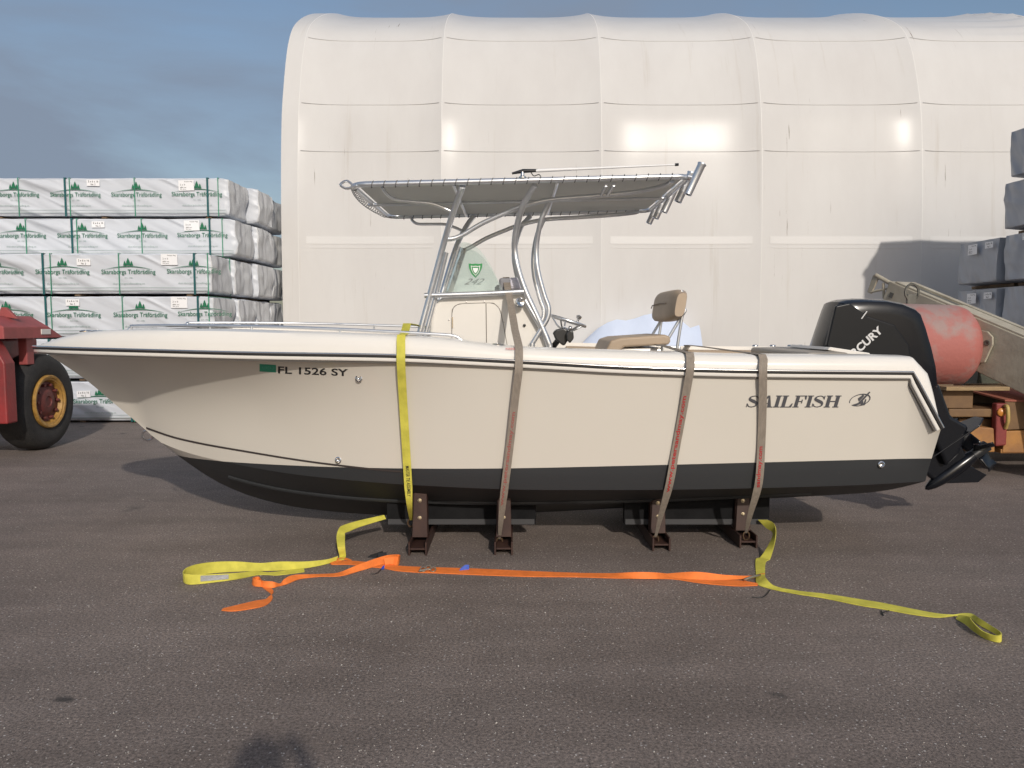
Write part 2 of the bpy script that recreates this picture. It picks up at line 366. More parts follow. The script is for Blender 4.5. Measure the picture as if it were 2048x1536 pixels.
# ------------------------------------------------------------------ fabric building
D = 17.8; X0 = -5.27; BAY = 3.66
prof_pts = [(0, 0), (0, 2.6), (.005, 3.7), (.06, 4.9), (.17, 6.1), (.36, 7.05), (.92, 8.45), (1.85, 9.3), (3.9, 10.27), (6.6, 11.1), (10, 11.45), (13.4, 11.1), (16.1, 10.27), (18.2, 9.2), (19.2, 8.3), (19.8, 6.5), (20, 4), (20, 0)]
PR = [Vector((0, p[0], p[1])) for p in prof_pts]
PR = [PR[0]]+spline(PR[1:-1], 7)+[PR[-1]]
NP = len(PR)
def prof_n(i):
    t = (PR[min(i+1, NP-1)]-PR[max(i-1, 0)]).normalized(); return Vector((0, t.z, -t.y))  # points inwards
def fab_pt(X, i, n, u):
    p = PR[i]; nrm = prof_n(i); s = .105*(1-abs(2*u-1)**4)
    wz = min(1, max(0, p.z/5.4)); s *= wz
    q = Vector((X, D+p.y, p.z))+nrm*s
    if n >= 4 and 7.4 < p.z < 11.2 and p.y < 8:
        q += nrm*.035*math.sin(i*2.1)*max(0, u-.25 if n == 4 else .6)
    return q
bld = thing('fabric_building', 'huge white membrane storage hall with arched ribs behind the boat', 'building', (X0, D, 0))
def panel(xa, xb, n, flat=False):
    NU = 4 if flat else 28
    rows = [[fab_pt(xa+(xb-xa)*k/NU, i, n, .5*0 if flat else k/NU) for k in range(NU+1)] for i in range(NP)]
    o = obj('panel', MB().grid(rows), fabm, bld, smooth=60)
    if flat: return
    for z in (5.72, 6.95, 8.56):
        i = min(range(NP//2), key=lambda q: abs(PR[q].z-z))
        path = [fab_pt(xa+.06+(xb-xa-.12)*k/NU, i, n, k/NU)-prof_n(i)*.003 for k in range(NU+1)]
        obj('seam', MB().tube(path, .006, 5), seamm, o, smooth=60)
    zb = 3.74
    def wall_strip(z0, z1, mg, off):
        rows = []
        for z in (z0, z1):
            i = next(q for q in range(NP) if PR[q+1].z >= z); f_ = (z-PR[i].z)/(PR[i+1].z-PR[i].z); rw = []
            for k in range(25):
                u = mg+(1-2*mg)*k/24; x = xa+(xb-xa)*u; rw.append(fab_pt(x, i, n, u).lerp(fab_pt(x, i+1, n, u), f_)+Vector((0, -off, 0)))
            rows.append(rw)
        rows = [[p+Vector((0, off+.002, 0)) for p in rows[0]]]+rows+[[p+Vector((0, off+.002, 0)) for p in rows[1]]]
        return MB().grid(rows)
    obj('girt', wall_strip(zb-.085, zb+.085, .055, .006), bandm, o)
    obj('rope_pocket', wall_strip(zb-.175, zb-.160, .07, .008), bandm, o)
seamm = M('membrane_seam', (.54, .53, .51), .6); bandm = M('membrane_band', (.665, .655, .64), .5)
ribm = M('membrane_rib', (.69, .68, .66), .5)
xs_ = [X0+.38]+[X0+BAY*k for k in range(1, 8)]
panel(X0, X0+.38, 0, True)
for n in range(7): panel(xs_[n], xs_[n+1], n)
for n, x in enumerate(xs_):
    obj('rib', MB().tube([Vector((x, D+p.y, p.z))+prof_n(i)*.043 for i, p in enumerate(PR)], .045, 8), ribm, bld, smooth=60)
for x in (X0+.02, xs_[-1]-.02):
    obj('end_wall', MB().add([(x, D+p.y+.02, p.z) for p in PR], [tuple(range(NP))]), fabm, bld)
# pale tarpaulin heap against the wall
rows = []
for i in range(9):
    v = i/8; rows.append([])
    for k in range(17):
        u = k/16; x = .9+3.3*u; top = max(.3, min(1, 1.35*u+.42))*(1 if u < .9 else .9)*1.98
        y = 17.3-1.25*(1-v)**1.2+.05*noise.noise((x*2, v*4, 3)); z = top*min(1, v*1.06)*(1-.04*math.sin(k))
        rows[-1].append((x, y, max(.0, z)))
rows.append([(p[0], 17.72, max(0, p[2]-.04)) for p in rows[-1]]); rows.append([(p[0], 17.74, 0) for p in rows[-1]])
o = obj('tarpaulin_heap', MB().grid(rows), tarp, smooth=50); tag(o, 'pale blue tarpaulin over a heap against the white hall, behind the boat seat', 'tarpaulin')

# ------------------------------------------------------------------ timber packs
def wrapped_box(lx, ly, lz, seed, amp=.012, bulge=.055, fold=.04, nx=40, ny=24, nz_=18):
    """a wrapped pack: x -lx..0, y 0..ly, z 0..lz; both ends softly folded"""
    mb = MB()
    def P(u, v, w_):
        x, y, z = -lx+lx*u, ly*v, lz*w_
        cx, cy, cz = -lx/2, ly/2, lz/2
        e = .05                                     # rounded corners
        for_ = []
        q = Vector((x, y, z))
        k = noise.noise(Vector((x*1.3, y*2.1+seed*7, z*2.4)))
        k2 = noise.noise(Vector((x*4, y*5+seed*3, z*4)))
        if v in (0, 1): q.y += (-1 if v == 0 else 1)*(amp*k+amp*.5*k2-amp)
        if w_ == 1: q.z += amp*k-amp-.01*abs(k2)
        if u in (0, 1):
            b = bulge*(math.sin(math.pi*min(1, max(0, w_*.9+.05)))*.6+.6*k+.35*k2)
            b += fold*(1-2.2*abs(noise.noise(Vector((seed*3.1, y*2.6+z*1.1*math.sin(seed), z*.9)))))+fold*.6*(1-2.2*abs(noise.noise(Vector((seed*5.3, y*1.2-z*2.8, z*1.7+4)))))
            q.x += (1 if u == 1 else -1)*(b-.03-fold)
        edges = (u in (0, 1))+(v in (0, 1))+(w_ in (0, 1))
        if edges >= 2:
            c = Vector((cx, cy, cz)); d = (c-q)
            q += Vector((math.copysign(.022, d.x) if u in (0, 1) else 0, math.copysign(.022, d.y) if v in (0, 1) else 0, math.copysign(.022, d.z) if w_ in (0, 1) else 0))
        return q
    U = [i/nx for i in range(nx)]+[1]; V = [i/ny for i in range(ny)]+[1]; Z = [i/nz_ for i in range(nz_)]+[1]
    for v in (0, 1): mb.grid([[P(u, v, z) for u in U] for z in Z])
    for z in (0, 1): mb.grid([[P(u, v, z) for u in U] for v in V])
    n0 = len(mb.f)
    for u in (0, 1): mb.grid([[P(u, v, z) for v in V] for z in Z])
    return mb, n0
def pack_mesh(name, lx, ly, lz, seed, ma, mb_, **k):
    m, n0 = wrapped_box(lx, ly, lz, seed, **k)
    me = bpy.data.meshes.new(name); me.from_pydata(m.v, [], m.f); me.materials.append(ma); me.materials.append(mb_)
    for i, p in enumerate(me.polygons): p.material_index = 1 if i >= n0 else 0
    bm = bmesh.new(); bm.from_mesh(me); bmesh.ops.remove_doubles(bm, verts=bm.verts, dist=.0005); bmesh.ops.recalc_face_normals(bm, faces=bm.faces); bm.to_mesh(me); bm.free()
    me.shade_smooth(); me.set_sharp_from_angle(angle=R(55)); return me
PL, PW, PH, RUN = 5.0, 1.08, .733, .044
pmesh = [pack_mesh('wrap', PL, PW, PH, s, wrap, wrap_end) for s in range(5)]
def flat(o, U, V):
    o, U, V = Vector(o), Vector(U), Vector(V)
    return lambda u, v: o+U*u+V*v
def logo_mesh():
    mb = MB(); f = flat((0, 0, 0), (1, 0, 0), (0, 0, 1))
    for cx, w_, h_, z0 in ((0, .095, .135, .068), (-.062, .06, .085, .064), (.062, .06, .085, .064)):
        n = 3
        pts = [(cx-w_/2, z0), (cx-w_*.30, z0+h_*.42), (cx-w_*.36, z0+h_*.42), (cx-w_*.14, z0+h_*.74), (cx-w_*.18, z0+h_*.74), (cx, z0+h_), (cx+w_*.18, z0+h_*.74), (cx+w_*.14, z0+h_*.74), (cx+w_*.36, z0+h_*.42), (cx+w_*.30, z0+h_*.42), (cx+w_/2, z0)]
        mb.add([f(*p) for p in pts], [tuple(range(len(pts)))])
    up = []; dn = []
    for i in range(17):
        u = -.43+.86*i/16; z = .045-.055*(u/.43)**2; th = .006*(1-(abs(u)/.43)**1.5)+.0015
        up.append(f(u, z+th)); dn.append(f(u, z-th))
    mb.grid([dn, up])
    text_fit(mb, 'Skaraborgs Träförädling', -.49, .49, -.115, -.008, f, bold=.004)
    return mb
def year_mesh(): return text_fit(MB(), 'EST. 1980', -.07, .07, -.168, -.146, flat((0, 0, 0), (1, 0, 0), (0, 0, 1)))
def small_mesh():
    mb = MB(); f = flat((0, 0, 0), (1, 0, 0), (0, 0, 1))
    text_fit(mb, 'skaraborgstraforadling.se', -.29, .29, -.285, -.245, f)
    return mb
logo_me = logo_mesh().mesh('printed_logo'); logo_me.materials.append(green)
small_me = small_mesh().mesh('printed_address'); small_me.materials.append(pgrey)
year_me = year_mesh().mesh('printed_year'); year_me.materials.append(pgrey)
line_me = MB().grid([[(-PL+.05, 0, 0), (-.06, 0, 0)], [(-PL+.05, 0, .006), (-.06, 0, .006)]]).mesh('printed_line'); line_me.materials.append(pgrey)
def sticker_meshes():
    a = MB().box((0, 0, 0), (.25, .003, .12)); ta = MB(); f = flat((0, -.003, 0), (1, 0, 0), (0, 0, 1))
    text_fit(ta, '2 x 6 x 16', -.10, .10, .008, .045, f, bold=.01); text_fit(ta, 'No. 2', -.045, .045, -.046, -.012, f, bold=.01)
    b = MB().box((0, 0, 0), (.30, .003, .20)); tb = MB()
    text_fit(tb, 'Timber Pkg', -.04, .12, .055, .08, f, bold=.01); text_fit(tb, '2 x 6', -.12, -.02, .0, .03, f)
    text_fit(tb, '4880 mm', -.12, .0, -.05, -.025, f); text_fit(tb, '96 pcs', -.12, -.01, -.085, -.06, f)
    r = []
    for m, n, mt in ((a, 'sticker', paper), (ta, 'sticker_lettering', ink), (b, 'sticker', paper), (tb, 'sticker_lettering', ink)):
        me = m.mesh(n); me.materials.append(mt); r.append(me)
    return r
STK = sticker_meshes()
def ring_mesh(name, w_, mat, ly=PW, lz=PH):
    mb = MB(); e = .006
    mb.box((0, -.012, lz/2-.016), (w_, .005, lz+.01)); mb.box((0, ly/2, lz-.010), (w_, ly+.02, .005)); mb.box((0, ly+.012, lz/2), (w_, .005, lz))
    me = mb.mesh(name); me.materials.append(mat); return me
ring_d = ring_mesh('strap', .036, strapd); ring_l = ring_mesh('strap', .015, strapl)
bear_me = MB().box((0, PW/2+.04, -RUN/2), (.10, PW-.10, RUN)).mesh('bearer'); bear_me.materials.append(wood)
def child(name, me, parent, loc):
    o = bpy.data.objects.new(name, me); C.objects.link(o); o.parent = parent; o.location = loc; return o
ORD = ['lowest', 'second from the ground', 'third from the ground', 'fourth from the ground', 'fifth from the ground', 'topmost']
def timber_pack(col, row, xr, y0, z0, label, trees=(), dark=(), light=(), st1=None, st2=None):
    t = thing('timber_pack', label, 'timber pack', (xr, y0, z0), 'white wrapped timber packs in stacks by the hall')
    child('wrap', pmesh[(col*2+row) % 5], t, (0, 0, RUN))
    for k in range(3): child('bearer', bear_me, t, (-.45-k*2.05, 0, RUN))
    X_ = lambda px, py: W(px, py, y0).x-xr
    Z_ = lambda px, py: W(px, py, y0).z-z0
    for px, py in trees:
        child('printed_logo', logo_me, t, (X_(px, py), -.0105, Z_(px, py)))
        child('printed_year', year_me, t, (X_(px, py), -.0105, Z_(px, py)))
        child('printed_address', small_me, t, (X_(px, py), -.0105, Z_(px, py)))
    if trees:
        for zz in (.05, .10): child('printed_line', line_me, t, (0, -.0105, RUN+zz))
    for px in dark: child('strap', ring_d, t, (X_(px, 500), -.006, RUN))
    for px in light: child('strap', ring_l, t, (X_(px, 500), -.004, RUN))
    for s, k in ((st1, 0), (st2, 2)):
        if s:
            o = child('sticker', STK[k], t, (X_(*s), -.014, Z_(*s))); o.rotation_euler.y = random.uniform(-.03, .03)
            child('sticker_lettering', STK[k+1], o, (0, 0, 0))
YF = [14.1, 15.22, 16.34, 17.46]; XR = [[-5.46, -5.44, -5.43, -5.46, 0, 0], [-5.40, -5.46, -5.38, -5.44, -5.38, -5.50], [-5.36, -5.42, -5.40, -5.34, -5.33, -5.31], [-5.42, -5.38, -5.44, -5.40, -5.42, -5.40]]
pk = RUN+PH
front = {
    3: dict(trees=[(-7, 538), (125, 538), (257, 538), (388, 537)], dark=[85, 388], light=[100, 237, 415], st1=(168, 524), st2=(339, 519)),
    2: dict(trees=[(13, 624), (148, 624), (281, 624), (410, 622)], dark=[87, 393], light=[98, 241, 415], st1=(146, 605), st2=(359, 605)),
    1: dict(trees=[(30, 712), (162, 712), (295, 712)], dark=[90, 395], light=[104, 240, 420]),
    0: dict(trees=[(68, 797), (200, 797), (330, 797)], dark=[252], light=[257, 120], st1=(168, 788))}
back = {
    5: dict(trees=[(28, 384), (151, 384), (273, 384), (394, 383)], dark=[136, 419], light=[43, 145, 274, 440], st1=(187, 366), st2=(373, 371)),
    4: dict(trees=[(42, 466), (165, 466), (285, 466), (405, 465)], dark=[146, 421], light=[54, 156, 285, 446], st1=(197, 449), st2=(384, 451))}
for r in range(4): timber_pack(0, r, XR[0][r], YF[0], r*pk, 'white logo-printed timber pack, '+(ORD[r] if r < 3 else 'top')+' of the four-high stack beside the red vehicle', **front[r])
NM = {1: 'second stack from the red vehicle', 2: 'third stack from the red vehicle', 3: 'stack at the corner of the white hall'}
for c in (1, 2, 3):
    for r in range(6): timber_pack(c, r, XR[c][r], YF[c], r*pk, 'white wrapped timber pack, %s, %s' % (ORD[r], NM[c]), **(back.get(r, {}) if c == 1 else {}))

# grey packs on the right
GW = 1.42
gm = [pack_mesh('wrap', 4.9, GW-.05, .88, 11+s, wrapg, wrapg, amp=.02, bulge=.02, fold=.028, nx=14, ny=30, nz_=24) for s in range(4)]
bear_g = MB().box((0, GW/2, -.04), (.10, GW-.06, .06)).mesh('bearer'); bear_g.materials.append(wood)
tops = [5.42, 4.47, 3.51, 2.54, 1.62, .90]
def grey_pack(i, k, xl, y0, top, label):
    z0 = 0.0 if k == 5 else tops[k+1]+.0
    hh = top-z0
    t = thing('grey_timber_pack', label, 'timber pack', (xl, y0, z0), 'grey wrapped timber packs behind the crane')
    o = child('wrap', gm[(i+k) % 4], t, (4.9, 0, .07)); o.scale = (1, 1, (hh-.07)/.88)
    for q in range(3): child('bearer', bear_g, t, (.4+q*2, 0, .07))
    if k < 4:
        for yy, a, dz in ((.22, 0, .16), (.75, 2, .2)) if k != 2 or i else ((1.1, 2, .2), (.6, 0, .12)):
            if a == 2 and i == 0: continue
            s = child('sticker', STK[a], t, (-.045, yy, hh-dz)); s.rotation_euler = (0, 0, -math.pi/2)
            child('sticker_lettering', STK[a+1], s, (0, 0, 0))
for k in range(6): grey_pack(0, k, 9.27+(.03, -.04, .0, .02, 0, 0)[k], 13.35, tops[k], 'grey wrapped timber pack, %s of the six-high stack beyond the crane' % (['topmost', 'second from the top', 'third from the top', 'fourth from the top', 'fifth from the top', 'lowest'][k]))
for k in range(2, 6): grey_pack(1, k, 9.25+(0, 0, .0, .02, 0, 0)[k], 14.8, tops[k]-.01, 'grey wrapped timber pack, %s of the four-high stack beyond the crane' % (['', '', 'topmost', 'second from the top', 'third from the top', 'lowest'][k]))

# ------------------------------------------------------------------ the boat
YC = 6.85
rail = curve([(82, 695), (150, 697.5), (300, 701.5), (500, 706.8), (800, 712), (950, 719), (1100, 727), (1240, 735), (1500, 742.5), (1830, 746)])
topc = curve([(82, 691), (100, 683), (130, 672), (170, 664), (231, 659.5), (400, 658), (560, 662), (800, 671), (915, 679), (970, 688), (1100, 697), (1240, 701), (1500, 709), (1800, 711), (1840, 713)])
chu = curve([(288, 856), (354, 878), (500, 906), (650, 929), (805, 945), (1000, 954.5), (1240, 954), (1852, 939)])
chl = curve([(300, 868), (324, 886), (475, 929), (600, 950), (717, 962), (822, 970), (1100, 980), (1240, 980), (1700, 971), (1862, 962)])
stem = [(82, 700), (127, 729), (171, 759), (232, 810), (288, 856), (354, 910), (447, 970), (520, 998), (617, 1018), (780, 1030), (1000, 1027), (1240, 1016), (1540, 997), (1735, 986), (1800, 982)]
stemw = [W(px, py, YC) for px, py in stem]; stemz = curve([(p.x, p.z) for p in stemw])
XB = W(82, 695, YC).x; XD = 2.915; XE = 3.15; XCH = W(288, 856, YC).x
def zlook(cf, X, Y, z=1.0):
    for _ in range(5):
        px = proj((X, Y, z))[0]; z = W(px, cf(px), Y).z
    return z
def s_b(X):
    t = min(1, max(0, (X-XB)/3.6)); return 1.27*(1-(1-t)**2.6)**.62-.03*max(0, (X-.5)/2.6)**1.5 if X < 9 else 0
def c_b(X):
    t = min(1, max(0, (X-XCH)/3.7)); return 1.09*(1-(1-t)**2)**.92
ZD = zlook(rail, XD, YC-s_b(XD)); ZE = 1.047
def s_z(X):
    if X > XD: return ZD+(ZE-ZD)*(X-XD)/(XE-XD)
    return zlook(rail, X, YC-s_b(X), 1.5)
def flare(u, e): return e*u+(1-e)*u**3.2
def section(X):
    b = s_b(X); zs = s_z(X); zk = stemz(X)
    if X <= XCH: return dict(b=b, zs=zs, zk=zk, cb=0, cz=zk, lb=0, lz=zk, e=.34)
    cb = c_b(X); cz = zlook(chu, X, YC-cb, .8); cz = max(cz, zk)
    lb = max(0, cb-.035*min(1, (X-XCH)/.6)); lz = max(zk, min(cz, zlook(chl, X, YC-lb, .7)))
    return dict(b=b, zs=zs, zk=zk, cb=cb, cz=cz, lb=lb, lz=lz, e=min(1, .34+.66*max(0, (X-XCH-1.2)/2.6)**1.1))
XS = [XB+(XD-XB)*(i/54)**1.7 for i in range(55)]+[XD+(XE-XD)*k/6 for k in range(1, 7)]
SEC = [section(x) for x in XS]
SN = {k: np.array([s[k] for s in SEC]) for k in SEC[0]}
def side_b(X, z):
    q = {k: float(np.interp(X, XS, SN[k])) for k in SN}
    u = min(1, max(0, (z-q['cz'])/max(.01, q['zs']-q['cz'])))
    return q['cb']+(q['b']-q['cb'])*flare(u, q['e'])
def on_hull(px, py, off=.003):
    Y = YC-1.2
    for _ in range(12):
        p = W(px, py, Y); Y = .5*Y+.5*(YC-side_b(p.x, p.z)-off)
    return W(px, py, Y)
boat = thing('motorboat', 'white centre-console motorboat with black bottom and tube-framed T-top on cradles', 'boat', (0, YC, 0))
NU, NB = 20, 6
rows = []
for X, q in zip(XS, SEC):
    near = []
    for k in range(NU+1):
        u = 1-k/NU; near.append((q['cb']+(q['b']-q['cb'])*flare(u, q['e']), q['cz']+(q['zs']-q['cz'])*u))
    near.append((q['lb'], q['lz']))
    for k in range(1, NB+1):
        u = k/NB; near.append((q['lb']*(1-u), q['lz']+(q['zk']-q['lz'])*(u+.18*u*(1-u))))
    ring = [(X, YC-b, z) for b, z in near]+[(X, YC+b, z) for b, z in near[-2::-1]]
    rows.append(ring)
mb = MB().grid(rows)
n = len(rows[0]); o0 = (len(rows)-1)*n
mb.f.append(tuple(range(o0, o0+n)))
hull = obj('hull', mb, hullm, boat, smooth=22, merge=.0006)
# sweep frames along the sheer, near stern -> bow -> far stern
near_line = [Vector((x, YC-q['b'], q['zs'])) for x, q in zip(XS, SEC)][::-1]
sheer = near_line[:-1]+[Vector((p.x, 2*YC-p.y, p.z)) for p in near_line[::-1]]
sheer[len(near_line)-1].y = YC
def frames(line):
    fr = []
    for i, p in enumerate(line):
        t = (line[min(i+1, len(line)-1)]-line[max(i-1, 0)]).normalized()
        out = Vector((t.y, -t.x, 0)); out.normalize()
        if out.dot(Vector((p.x-.5, p.y-YC, 0))) < 0: out = -out
        up = out.cross(t)
        if up.z < 0: up = -up
        fr.append((p, out, up.normalized()))
    return fr
FR = frames(sheer)
def sweep(profile, fr=FR, close=True):
    rows = []
    for i, (p, o_, u_) in enumerate(fr):
        rows.append([p+o_*a+u_*b for a, b in (profile(i, p) if callable(profile) else profile)])
    mb = MB().grid(rows, close)
    if close:
        n = len(rows[0]); mb.f.append(tuple(range(n))); mb.f.append(tuple(range((len(rows)-1)*n, len(rows)*n)))
    return mb
def capH(X):
    if X > XD: return .125*(1-((X-XD)/(XE-XD))**1.6)+.012
    Yt = YC-max(0, s_b(X)-.12); z = zlook(topc, X, Yt, 1.6)
    return max(.012, z-s_z(X))
CH = {}
def cap_prof(i, p):
    k = round(p.x, 5)
    if k not in CH: CH[k] = capH(p.x)
    h = CH[k]; b = abs(p.y-YC); f = min(1, max(.25, b/.45))
    return [(-.004, .004), (-.006, .35*h), (-.016, .68*h), (-.045, .92*h), (-.09*f-.01, h), (-.25*f, h+.004), (-.26*f, h-.07), (-.05, 0)]
deck = obj('deck_cap', sweep(cap_prof), gel, boat, smooth=40)
# foredeck, liner and sole
def inner(X, near=True):
    h = CH.get(round(X, 5), capH(X)); b = s_b(X); f = min(1, max(.25, b/.45)); bi = max(0, b-.245*f)
    return bi, s_z(X)+h
fx = [x for x in XS if x < -2.75]
rows = []
for x in fx:
    bi, z = inner(x); rows.append([(x, YC+bi*s, z-.001+.012*(1-s*s)) for s in (-1, -.6, -.2, .2, .6, 1)])
obj('foredeck', MB().grid(rows), gel, deck, smooth=40)
rows = []
for x in [x for x in XS if -2.8 < x < 2.85]:
    bi, z = inner(x); zf = .86+.026*x if x > -1.6 else 1.25
    bm_ = max(.05, min(bi, side_b(x, zf)-.06)); bh = max(.05, min(bi, side_b(x, (zf+z)/2)-.06)); zm = (zf+z)/2
    rows.append([(x, YC-bi, z-.02), (x, YC-bh, zm), (x, YC-bm_, zf), (x, YC+bm_, zf), (x, YC+bh, zm), (x, YC+bi, z-.02)])
obj('liner', MB().grid(rows), gel, deck)
bi, z = inner(2.8); obj('transom_wall', MB().box((2.80, YC, 1.20), (.10, 2*bi, .66)), gel, deck, bevel=.02)
bi, z = inner(-2.75); obj('foredeck_bulkhead', MB().box((-2.76, YC, 1.57), (.04, 2*min(bi, side_b(-2.76, 1.45)-.08), .24)), gel, deck, bevel=.01)
# rubbing strake
rr = obj('rub_rail', sweep([(-.002, -.013), (.014, -.013), (.020, -.008), (.020, .008), (.014, .014), (-.002, .014)]), blackrub, boat, smooth=40)
obj('rail_insert', sweep([(.012, .001), (.024, .001), (.027, .007), (.024, .014), (.012, .0155)]), steel, rr, smooth=60)
obj('moulding', sweep([(-.012, -.044), (.006, -.043), (.012, -.034), (.010, -.016), (-.012, -.0135)]), gel, rr, smooth=60)
obj('pinstripe', sweep([(-.03, -.056), (.001, -.055), (.001, -.047), (-.03, -.046)]), M('stripe_grey', (.10, .09, .08), .4), rr)
# chine line
def surf_strip(name, cf, x0, x1, wpx, mat, par, k=40):
    a, b = [], []
    for i in range(k+1):
        px = x0+(x1-x0)*i/k; y = cf(px); a.append(on_hull(px, y-wpx/2, .004)); b.append(on_hull(px, y+wpx/2, .004))
    return obj(name, MB().grid([a, b]), mat, par)
surf_strip('chine_stripe', lambda x: chu(x)-1.6, 292, 812, 3.6, M('stripe_dark', (.05, .04, .038), .5), hull)
# bottom strake
path = []
for i in range(25):
    x = -2.45+i/24*4.9; q = section(x); u = .42; path.append((x, YC-q['lb']*(1-u)-.004, q['lz']+(q['zk']-q['lz'])*(u+.18*u*(1-u))))
obj('strake', MB().tube(path, .022, 6), M('antifoul', (.03, .032, .035), .6), hull, smooth=60)
# drains, bow eye
for px, py in ((718, 757), (677, 920), (1762, 929)):
    p = on_hull(px, py, .0); obj('drain_fitting', MB().lathe([(0, .026), (.01, .026), (.014, .018), (.006, .012), (.004, .0)], p, (0, -1, .12), 16), steel, hull, smooth=50)
p = W(297, 869, YC); obj('bow_eye', MB().tube([p+Vector((.05*math.cos(a)-.01, 0, .045*math.sin(a)-.01)) for a in [i*6.283/14 for i in range(14)]], .009, 6, True), steel, hull, smooth=60)
# lettering on the side
fn = lambda u, v: on_hull(u, v)
mb = MB(); text_fit(mb, 'FL 1526 SY', 0, 1, 0, 1, lambda u, v: on_hull(556+140*u, 747+5.5*u-14.5*v), bold=.02)
obj('registration_lettering', mb, ink, boat)
stk = M('sticker_green', (.02, .27, .17), .4)
obj('registration_sticker', MB().grid([[on_hull(519+33*i/4, 728+2*i/4+15*k/2) for i in range(5)] for k in range(3)]), stk, boat)
mb = MB(); text_fit(mb, 'FLORIDA 20', 524, 549, 739, 733, lambda u, v: on_hull(u, v, .006)); obj('sticker_lettering', mb, M('sticker_text', (.10, .42, .30), .4), boat)
# hand-drawn slab-serif italic capitals
def glyph(ch):
    s = .16
    def rect(x0, x1, y0, y1): return [(x0, y0), (x1, y0), (x1, y1), (x0, y1)]
    def stem_(x, w_=.24): return [rect(x, x+w_, .08, .92), rect(x-.09, x+w_+.09, 0, .08), rect(x-.09, x+w_+.09, .92, 1)]
    if ch == 'I': return stem_(.1), .46
    if ch == 'L': return [rect(.1, .34, .08, .92), rect(.01, .43, .92, 1), [(.01, 0), (.78, 0), (.84, .34), (.76, .34), (.62, .08), (.01, .08)]], .86
    if ch == 'F': return [rect(.1, .34, .08, .92), rect(.01, .43, 0, .08), [(.01, .92), (.66, .92), (.74, .66), (.82, .66), (.80, 1), (.01, 1)], rect(.34, .52, .46, .54), rect(.52, .59, .34, .66)], .84
    if ch == 'H': return stem_(.1)+stem_(.68)+[rect(.34, .68, .46, .55)], 1.06
    if ch == 'A': return [[(.0, 0), (.30, 0), (.30, .08), (.0, .08)], [(.10, .08), (.19, .08), (.545, .83), (.50, 1), (.47, 1)], [(.63, .08), (.88, .08), (.62, 1), (.50, 1), (.545, .83)], rect(.52, .99, 0, .08), [(.30, .29), (.60, .29), (.58, .37), (.337, .37)]], 1.02
    if ch == 'S':
        pts = spline([(.70, .74, 0), (.60, .90, 0), (.40, .955, 0), (.17, .86, 0), (.15, .68, 0), (.40, .53, 0), (.64, .38, 0), (.66, .16, 0), (.42, .045, 0), (.18, .10, 0), (.08, .28, 0)], 4)
        polys = []; m = len(pts); e = []
        for i, p in enumerate(pts):
            t = (pts[min(i+1, m-1)]-pts[max(i-1, 0)]).normalized(); nrm = Vector((-t.y, t.x, 0)); w_ = .035+.085*math.exp(-((i/(m-1)-.5)/.17)**2)
            e.append((p+nrm*w_, p-nrm*w_))
        for i in range(m-1): polys.append([e[i][0][:2], e[i][1][:2], e[i+1][1][:2], e[i+1][0][:2]])
        polys += [[(.70, .66), (.76, .66), (.76, .98), (.70, .98)], [(.02, .02), (.07, .02), (.07, .34), (.02, .34)]]
        return polys, .84
def word(mb, txt, x0, x1, yb, yt, shear, fnmap):
    G_ = []; x = 0
    for ch in txt:
        p, a = glyph(ch); G_.append((p, x)); x += a
    for p, xo in G_:
        for poly in p:
            mb.add([fnmap(x0+(xo+u)/x*(x1-x0)+shear*v, yb+(yt-yb)*v) for u, v in poly], [tuple(range(len(poly)))])
letm = M('letter_grey', (.085, .085, .095), .4)
mb = MB(); word(mb, 'SAILFISH', 1491, 1678, 815, 791, 7, fn); obj('name_lettering', mb, letm, boat)
mb = MB(); a_, b_ = [], []
for i in range(33):
    a = R(200)-R(330)*i/32; w_ = 1.3+.9*math.sin(math.pi*i/32)
    cx, cy = 1720, 800; ex, ey = 21*math.cos(a), 12.5*math.sin(a); rx, ry = 1-w_/21, 1-w_/13
    sh = lambda x, y: on_hull(cx+x+.3*y, cy-y-.10*x)
    a_.append(sh(ex, ey)); b_.append(sh(ex*rx, ey*ry))
mb.grid([a_, b_])
for poly in ([(1703, 810), (1716, 806), (1728, 794), (1739, 783), (1741, 784.5), (1730, 797), (1719, 809), (1709, 812)], [(1716, 797), (1726, 789), (1729, 791.5), (1722, 799), (1718, 803)], [(1720, 812), (1723, 802), (1726, 800), (1727, 808), (1731, 798), (1733, 799), (1730, 810)]):
    mb.add([on_hull(x, y, .004) for x, y in poly], [tuple(range(len(poly)))])
obj('fish_emblem', mb, letm, boat)
# low bow rails
def rail_tube(pts, near):
    return pxpath(pts, 5)
br = obj('bow_rail', MB().tube(pxpath([(256, 661, 6.25), (264, 654.5, 6.25), (276, 651.5, 6.22), (420, 651.5, 6.0), (560, 654, 5.86), (680, 658.5, 5.80), (793, 664, 5.77), (866, 668, 5.76), (900, 670.5, 5.76), (914, 674, 5.76), (924, 681, 5.76)]), .0125, 8), chrome, boat, smooth=60)
for px, py, Y in ((420, 651.5, 6.0), (503, 652.8, 5.9), (680, 658.5, 5.80)):
    p = W(px, py, Y); obj('rail_post', MB().tube([p, p-Vector((0, 0, .07))], .009, 8), chrome, br, smooth=60)
fr_ = obj('bow_rail', MB().tube(pxpath([(366, 652, 7.55), (376, 648, 7.55), (392, 645.5, 7.6), (560, 646, 7.85), (700, 649, 7.92), (825, 653, 7.95), (900, 656, 7.95), (912, 662, 7.95)]), .0125, 8), chrome, boat, smooth=60)
for px, py, Y in ((560, 646, 7.85), (748, 650.3, 7.93)):
    p = W(px, py, Y); obj('rail_post', MB().tube([p, p-Vector((0, 0, .10))], .009, 8), chrome, fr_, smooth=60)
